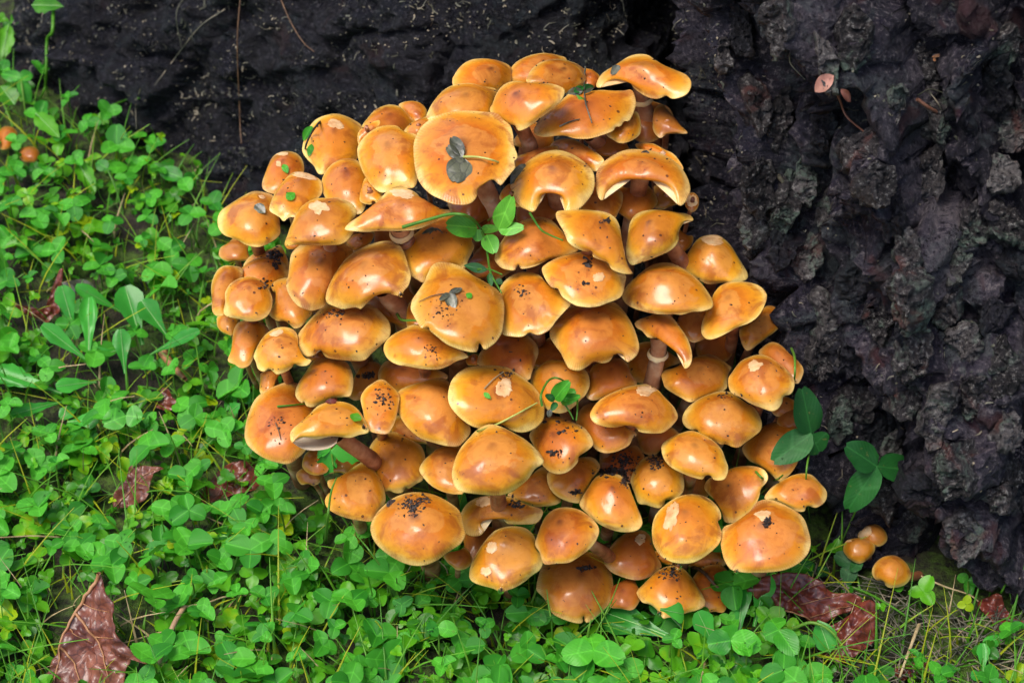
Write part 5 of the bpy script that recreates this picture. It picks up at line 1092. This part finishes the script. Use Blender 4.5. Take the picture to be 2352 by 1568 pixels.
big_clover('broad clover by the rosette of smooth leaves', 'S', (905, 1470), [(860, 1320), (745, 1530), (1020, 1480)], 160, .03, 'leaf', [(910, 1540), (915, 1600)])
# ---- three hundred clovers of the lawn
def lawn_px():
    while True:
        px, py = random.uniform(-60, 2420), random.uniform(60, 1640)
        if px < 640 or py > 1180: return px, py
def lawn_wide():
    if random.random() < .5: return lawn_px()
    while True:
        px, py = random.uniform(-620, 2900), random.uniform(0, 2050)
        if px < -40 or (py > 1600): return px, py
n_ind = 0; tries = 0
LAND = [((215, 1450), 'green clover in the lawn around the large brown fallen leaf', 'clovers around the large fallen leaf'), ((200, 300), 'green clover on the bank below the dark root', 'clovers on the bank below the root'),
        ((270, 820), 'green clover around the rosette of spoon-shaped leaves', 'clovers around the rosette'), ((520, 1130), 'green clover in the lawn beside the broad tilted mushroom', 'clovers beside the clump'), ((760, 1420), 'green clover in the lawn by the huge shield mushroom', 'clovers by the shield mushroom'),
        ((1350, 1520), 'green clover in the lawn below the lowest mushrooms', 'clovers below the lowest mushrooms'), ((1980, 1500), 'green clover around the wet red-brown fallen leaves', 'clovers around the red-brown leaves'), ((40, 1050), 'green clover around the toothed broad-leaved weed', 'clovers around the toothed weed'), ((470, 560), 'green clover between the dark root and the mushrooms', 'clovers between root and clump')]
def land(px, py):
    k = min(LAND, key=lambda l: (l[0][0]-px)**2+(l[0][1]-py)**2); return k[1], k[2]
while n_ind < 284 and tries < 30000:
    tries += 1
    px, py = lawn_px()
    if px > 2000 and random.random() < .70: continue
    if px > 1750 and py < 1450: continue
    r = 46 if tries < 9000 else 36
    if excluded(px, py, EXC) or (excluded(px, py, ROS) and random.random() < .8): continue
    if not free((px, py), r): continue
    base_ = ground_hit(px, py+40); h = random.uniform(.012, .030); L = random.choice((.0065, .008, .009, .010, .0115, .0135))
    if not clover_ok(base_, base_+Vector((0, 0, h)), L): continue
    occupied.append((px, py))
    clover(base_ - Vector((0, 0, .001)), h, L, (random.gauss(.12, .28), random.gauss(0, .28)), random.randrange(6), *land(px, py)); n_ind += 1
print('clovers', n_ind, tries)
# ---- the lower storey of the carpet, too many to count
def join(parts):
    V, F, A, n = [], [], [], 0
    for v_, f_, a_ in parts:
        V.append(v_); F.append(f_+n); A.append(np.full(len(v_), a_)); n += len(v_)
    return np.vstack(V), np.vstack(F), np.concatenate(A)
parts_ = []; sparts = []
k = 0; tries = 0
while k < 2800 and tries < 30000:
    tries += 1
    px, py = lawn_wide()
    if px > 1850 and random.random() < .75: continue
    if (excluded(px, py, EXC) or excluded(px, py, ROS[:1])) and random.random() < .8: continue
    b_ = ground_hit(px, py)
    h = random.uniform(.004, .017); L = random.choice((.003, .004, .0055, .007, .0085))
    if not clover_ok(b_, b_+Vector((0, 0, h)), L): continue
    k += 1; a0 = random.random()*6.28; tl = Matrix.Rotation(random.gauss(.1, .35), 3, 'X') @ Matrix.Rotation(random.gauss(0, .35), 3, 'Y'); ti = random.uniform(-.15, .55) if random.random() < .95 else .7
    for j in range(3):
        Mx = np.array(tl @ Matrix.Rotation(a0+j*2.094, 3, 'Z') @ Matrix.Rotation(random.uniform(-.4, .4), 3, 'X'))*L*random.uniform(.8, 1.15)
        parts_.append((random.choice(LU)[0] @ Mx.T + np.array(b_+Vector((0, 0, h))), LF9, ti))
    _, tpz, SV, SF = random.choice(SU); sparts.append((SV*h + np.array(b_) + (np.array([0, 0, h])-tpz*h)*np.array([1, 1, 0]), SF, 0))
V, F, A = join(parts_); o = obj('clover_carpet', mesh('clover_carpet', V, F, [M['carpet']], attrs={'tint': A})); tag(o, 'dense low carpet of small clover leaves under the taller clovers', 'clover', kind='stuff')
V, F, A = join(sparts); o2 = obj('clover_stalks', mesh('clover_stalks', V, F, [M['cstem']])); tag(o2, 'thin stalks under the low clover carpet', 'stalks', kind='stuff')
# ---- grass
parts_ = []; pdry = []; k = 0; tries = 0
while k < 4200 and tries < 30000:
    tries += 1
    px, py = lawn_wide()
    b_ = ground_hit(px, py)
    h = random.choice((.012, .018, .024, .030, .040)); lean_ = Vector((random.gauss(0, .6), random.gauss(0, .6), 0))
    if not clover_ok(b_, b_+lean_*h+Vector((0, 0, h)), .006): continue
    k += 1; wd = random.uniform(.0005, .0011); z = np.linspace(0, 1, 5)
    c = np.array(b_)[None] + np.outer(z**1.6, np.array(lean_))*h + np.outer(z, (0, 0, h*(.9 if random.random() < .8 else .3)))
    sdv = np.cross(np.array(lean_)+1e-3, [0, 0, 1.]); sdv /= np.linalg.norm(sdv)
    w_ = (wd*(1-z*.85))[:, None]*sdv; up_ = np.array([0, 0, wd*.5])
    V = np.stack([c-w_, c+up_*(1-z)[:, None]-np.array(lean_)*wd*.6, c+w_], 1).reshape(-1, 3)
    (pdry if random.random() < .06 else parts_).append((V, gridF(5, 3), random.uniform(-.2, .6)))
V, F, A = join(parts_); o = obj('grass', mesh('grass', V, F, [M['grass']], attrs={'tint': A})); tag(o, 'short green grass blades growing through the clover', 'grass', kind='stuff')
V, F, A = join(pdry); o = obj('dry_grass', mesh('dry_grass', V, F, [M['straw']])); tag(o, 'dry bleached grass blades among the clover', 'grass', kind='stuff')
# ---- dew on the leaves
DV, DF, nb = [], [], 0
sph = [(math.sin(a)*math.cos(b_), math.sin(a)*math.sin(b_), math.cos(a)) for a in (.4, 1.1, 1.8) for b_ in np.linspace(0, 6.283, 7)[:-1]]; sph = np.array([(0, 0, 1)]+sph)
sf = [(0, 1+j, 1+(j+1) % 6) for j in range(6)] + [(1+r*6+j, 7+r*6+j, 7+r*6+(j+1) % 6) for r in range(2) for j in range(6)] + [(1+r*6+j, 7+r*6+(j+1) % 6, 1+r*6+(j+1) % 6) for r in range(2) for j in range(6)]
bpy.context.view_layer.update()
lfs = [o for o in bpy.data.objects if o.name.startswith('leaflet') and o.parent and o.parent.name.startswith('clover')]
for o in random.sample(lfs, min(260, len(lfs))):
    vs = o.data.vertices
    for _ in range(random.choice((1, 2, 4, 7))):
        p = o.matrix_world @ vs[random.randrange(len(vs))].co; r = random.choice((.0002, .0003, .00045))
        DV.append(sph*r + np.array(p)+np.array([0, 0, r*.6])); DF += [tuple(i+nb for i in f) for f in sf]; nb += len(sph)
o = obj('dew', mesh('dew', np.vstack(DV), DF, [M['drop']])); tag(o, 'tiny dew beads on the clover leaves', 'dew', kind='stuff')

# ------------------------------------------------------------------ broad-leaved weeds
def weed(label, t, leaves, lift=(.020, .040), mat='broad', shape='spat', root=None, serr=.035, curl=.14):
    e = sprig('broadleaf_weed', label, 'weed', root or leaves[0][0], t)
    for b_, tip, w_ in leaves: leaf('leaf', e, b_, tip, w_, M[mat], t, lift, shape=shape, serr=serr, curl=curl, fold=.25, rib=M['vein'])
    return e
weed('rosette of smooth spoon-shaped leaves in the lawn beside the mushrooms', 'S', [((1010, 930), (905, 615), 215), ((640, 1060), (655, 690), 135), ((640, 1050), (340, 890), 130), ((840, 970), (655, 915), 130), ((890, 1130), (875, 920), 135), ((1060, 1000), (1400, 930), 110), ((690, 1190), (395, 1120), 120), ((1190, 880), (1020, 720), 170), ((860, 700), (575, 620), 110), ((540, 830), (470, 620), 150)], root=(800, 1000))
weed('toothed broad leaves of a weed in the lawn near the photo edge', 'S', [((440, 1220), (-20, 1090), 160), ((490, 1270), (100, 1400), 100), ((600, 1260), (420, 1340), 110), ((480, 1420), (700, 1440), 130)], root=(440, 1240), serr=.08, lift=(.010, .018))
weed('large glossy paddle leaf with a thick stalk under the lowest mushrooms', 'K', [((1900, 1530), (1230, 1300), 330), ((1960, 1430), (1690, 1200), 190)], lift=(.010, .016), serr=.0)
weed('upright glossy spoon leaves beside the brown leaves', 'L', [((1010, 1530), (1030, 1100), 200), ((1150, 1400), (1250, 1040), 220), ((800, 1600), (640, 1380), 210), ((330, 1200), (520, 1400), 200)], lift=(.008, .026), serr=.02, root=(1000, 1500))
weed('two small dark spoon leaves under the largest lower mushroom', 'M', [((1040, 640), (920, 540), 90), ((1060, 660), (1110, 570), 80)], lift=(.006, .010), mat='leafdark', shape='ovate')
weed('round leaf on a long arching stalk beside the brown leaves', 'M', [((1120, 1180), (1040, 1010), 160)], lift=(.016, .024), serr=.04, shape='ovate')
weed('bright spoon leaves at the bottom right of the lawn below the bark', 'M', [((2085, 1290), (2075, 1130), 90), ((2100, 1290), (2020, 1260), 80), ((1940, 1250), (1850, 1220), 90), ((2260, 1000), (2100, 1080), 90)], lift=(.008, .018))
weed('scalloped green leaves around the sprig near the broad tilted mushroom', 'G', [((60, 460), (150, 380), 110), ((90, 470), (10, 540), 110), ((170, 560), (240, 490), 120), ((60, 640), (150, 600), 110)], lift=(.014, .02), serr=.12, shape='ovate')
weed('yellow-green crumpled leaves high on the bank by the root tip', 'N', [((120, 800), (30, 700), 140), ((260, 860), (420, 1040), 120), ((300, 130), (420, 40), 120), ((80, 260), (10, 420), 110), ((150, 160), (90, 280), 90), ((540, 1180), (640, 1290), 110)], lift=(.02, .026), mat='carpet', serr=.1, shape='ovate')
weed('brownish round old leaf pair beside the curled red leaf', 'S', [((560, 560), (580, 370), 190), ((520, 600), (450, 500), 110)], lift=(.016, .022), mat='deadgrey', shape='ovate', serr=0)

# ------------------------------------------------------------------ fallen leaves, sticks
def traced_leaf(name, label, t, outl, ctr, lift, tiltv, mat, ribs=(), bulge=.06, seed=0):
    """fallen leaf with a traced outline lying on its own tilted plane, curled and wrinkled"""
    Bq = closed(tp2(t, outl), 120); cq = tp2(t, ctr); g0 = place(cq[0], cq[1], 0, 'any'); p0 = g0 + Vector((0, 0, lift)); nrm = Vector(tiltv).normalized()
    e = empty(name, g0); tag(e, label, 'leaf'); l = np.array(g0)
    rad_ = np.linspace(0, 1, 16); Q = cq + (Bq-cq)[None]*rad_[:, None, None]
    def on(q):
        dirs = rays_np(q); tt = (np.array(p0-CAM) @ np.array(nrm))/(dirs @ np.array(nrm)); P = CAMN + dirs*tt[..., None]
        R_ = np.linalg.norm(P-np.array(p0), axis=-1)
        qq = np.concatenate([q/70., np.full(q.shape[:-1]+(1,), seed*2.2)], -1)
        return P + np.array(nrm)*(bulge*.05*fbm(qq, 3, seed) + bulge*.012*fbm(qq*5, 2, seed+3) - bulge*2.0*R_**2)[..., None]
    V = on(Q); Vb = V - np.array(nrm)*.0003
    body = obj('blade', mesh('blade', np.concatenate([V, Vb[::-1]]).reshape(-1, 3)-l, gridF(32, 120, True)[:, ::-1], [mat]), e)
    for r_, w_ in ribs:
        P = on(spline(tp2(t, r_), 20)) + np.array(nrm)*.0006; d = (p0-CAM).dot(FWD)
        rv, rF = tube_np(P, w_/TILE[t][2]/1.74149*KPX*d*.5*np.linspace(1, .4, 20), 7); obj('rib', mesh('rib', rv-l, rF, [M['deadrib']]), body)
    return e
traced_leaf('fallen_leaf', 'large brown fallen leaf with pale ribs standing in the clover', 'T', [(290, 1570), (330, 1480), (400, 1330), (430, 1230), (470, 1110), (530, 1000), (600, 900), (655, 820), (665, 880), (700, 960), (745, 1020), (770, 1080), (750, 1120), (780, 1180), (800, 1240), (850, 1310), (900, 1370), (990, 1430), (940, 1430), (870, 1400), (830, 1450), (800, 1520), (780, 1640), (260, 1660)],
    (590, 1320), .034, (-.25, -.55, .8), M['dead'], [([(655, 825), (560, 970), (480, 1100), (420, 1300), (370, 1600)], 30), ([(490, 1095), (560, 1180), (640, 1310), (720, 1520)], 22), ([(430, 1330), (490, 1420), (540, 1580)], 18), ([(520, 1020), (600, 1060), (740, 1090)], 10), ([(600, 1250), (700, 1260), (790, 1270)], 10), ([(460, 1200), (520, 1250), (590, 1290)], 9)], .12, 3)
traced_leaf('fallen_leaf', 'dark red wet leaf curling under the large brown leaf', 'T', [(690, 1400), (720, 1330), (790, 1310), (860, 1370), (830, 1450), (790, 1510), (730, 1500)], (770, 1410), .014, (.2, -.3, .9), M['deadred'], (), .1, 5)
traced_leaf('fallen_leaf', 'wrinkled red-brown fallen leaf beside the lowest mushrooms', 'M', [(600, 720), (680, 660), (780, 625), (880, 610), (980, 620), (1060, 650), (1120, 700), (1180, 735), (1280, 745), (1340, 790), (1330, 830), (1240, 855), (1160, 890), (1080, 935), (1000, 920), (900, 870), (800, 830), (690, 790)], (950, 770), .024, (.1, -.45, .88), M['deadred'], [([(760, 845), (880, 870), (990, 910), (1085, 935)], 12), ([(860, 800), (960, 720), (1100, 670)], 8), ([(930, 820), (1060, 780), (1220, 740)], 8), ([(1000, 900), (1130, 850), (1320, 800)], 8)], .10, 7)
traced_leaf('fallen_leaf', 'dark mottled fallen leaf under the wrinkled red-brown one', 'M', [(1060, 960), (1150, 930), (1250, 880), (1330, 800), (1400, 790), (1440, 860), (1440, 960), (1420, 1030), (1340, 1100), (1270, 1150), (1200, 1180), (1110, 1130), (1070, 1040)], (1260, 1000), .016, (.1, -.35, .9), M['deadred'], [([(1100, 1130), (1220, 1030), (1400, 850)], 8)], .12, 9)
traced_leaf('fallen_leaf', 'reddish fallen leaf scrap at the trunk foot', 'M', [(2060, 800), (2130, 760), (2200, 750), (2240, 830), (2290, 890), (2350, 920), (2280, 960), (2230, 1000), (2160, 1000), (2150, 920), (2090, 860)], (2190, 870), .010, (-.2, -.5, .8), M['deadred'], (), .12, 11)
traced_leaf('fallen_leaf', 'purple-red leaf scrap below the mottled leaf', 'M', [(1490, 1260), (1560, 1200), (1640, 1190), (1720, 1130), (1740, 1180), (1690, 1240), (1600, 1290), (1520, 1300)], (1620, 1230), .010, (0, -.4, .9), M['deadred'], (), .12, 12)
traced_leaf('fallen_leaf', 'tan brown leaf half sunk in the clover', 'T', [(750, 370), (765, 300), (810, 230), (850, 170), (870, 110), (960, 105), (1100, 118), (1040, 150), (1030, 240), (990, 340), (880, 370), (800, 380)], (910, 240), .020, (-.1, -.5, .85), M['dead'], [([(770, 370), (850, 290), (960, 180), (1080, 122)], 9)], .12, 13)
traced_leaf('fallen_leaf', 'dark red rotten leaf at the foot of the broad tilted mushroom', 'T', [(1380, 240), (1480, 110), (1560, 90), (1700, 80), (1830, 150), (1880, 230), (1750, 260), (1600, 300), (1450, 330), (1320, 480), (1260, 560), (1250, 480), (1330, 360)], (1540, 220), .008, (.1, -.4, .9), M['deadred'], (), .10, 14)
traced_leaf('fallen_leaf', 'curled dark red leaf standing in the clover', 'S', [(100, 560), (150, 560), (220, 600), (300, 580), (350, 520), (380, 420), (405, 320), (438, 310), (425, 420), (410, 520), (415, 600), (370, 640), (320, 700), (300, 660), (220, 640), (150, 600)], (310, 590), .026, (.3, -.7, .6), M['deadred'], (), .10, 15)
traced_leaf('fallen_leaf', 'small purple-brown leaf by the shredded wood', 'S', [(1080, 1260), (1100, 1190), (1130, 1130), (1180, 1150), (1200, 1200), (1240, 1230), (1220, 1280), (1150, 1290)], (1160, 1220), .022, (0, -.6, .8), M['deadred'], (), .10, 16)
strand('wood_shred', 'S', [(1150, 975), (1210, 1060), (1300, 1160)], 70, M['deadrib'], 'shredded reddish wood fragment in the clover', 'wood', .018, taper=.6)
strand('dry_stick', 'T', [(1265, 1165), (1180, 1290), (1060, 1560)], 38, M['twig2'] if 'twig2' in M else M['straw'], 'dry tan stick slanting in the clover at the bottom', 'stick', [.026, .022, .014], taper=.9)
strand('dry_stick', 'T', [(1265, 1170), (1400, 1120), (1520, 1050), (1660, 1010)], 16, M['straw'], 'thin dry stem running from the tan stick', 'stick', [.026, .02, .014, .008])
strand('arching_stalk', 'M', [(880, 1040), (1000, 1035), (1120, 1090), (1220, 1190), (1310, 1310)], 24, M['cstem'], 'arching green and red stalk beside the fallen leaves', 'stalk', [.018, .026, .026, .018, .01])
strand('grass_stalk', 'M', [(1150, 695), (1330, 760), (1500, 850), (1660, 940)], 20, M['grass'], 'long green stem lying below the button mushrooms', 'stem', [.006, .008, .008, .004])
strand('dry_stalk', 'M', [(1690, 650), (1850, 720), (2000, 770), (2080, 830)], 14, M['straw'], 'thin dry stem trailing from the bitten button mushroom', 'stem', .005)
strand('dry_stalk', 'M', [(1680, 990), (1640, 1100), (1560, 1310)], 26, M['straw'], 'bent tan stem at the bottom right below the bark', 'stem', [.012, .016, .01])
strand('grass_stalk', 'M', [(2190, 650), (2230, 760), (2290, 900)], 14, M['grass'], 'single upright green stem beside the reddish leaf scrap', 'grass', [.03, .016, .002])
strand('dry_strand', 'J', [(1230, 1010), (1190, 950), (1080, 900), (940, 890), (840, 960)], 12, M['straw'], 'white dry grass strand looping below the shield mushroom', 'straw', [.012, .022, .026, .024, .012])
# dry thatch on the bare soil at the trunk foot
parts_ = []
for _ in range(420):
    px, py = random.uniform(1780, 2400), random.uniform(1330, 1600)
    b_ = ground_hit(px, py)
    if inside_tree(b_.x, b_.y): continue
    a = random.random()*6.28; L = random.uniform(.006, .028); d_ = np.array([math.cos(a), math.sin(a), 0]); z = np.linspace(-.5, .5, 6); be = random.uniform(-.3, .3)
    P = np.array(b_)+np.array([0, 0, .003+random.random()*.006]) + np.outer(z, d_)*L + np.outer(z*z*be*L, [-d_[1], d_[0], .3])
    tv, tf = tube_np(P, random.uniform(.0002, .0005), 4); parts_.append((tv, tf, random.uniform(-.2, .4)))
V, F, A = join(parts_); o = obj('thatch', mesh('thatch', V, F, [M['litter']])); tag(o, 'loose dry grass clippings on the soil at the trunk foot', 'litter', kind='stuff')
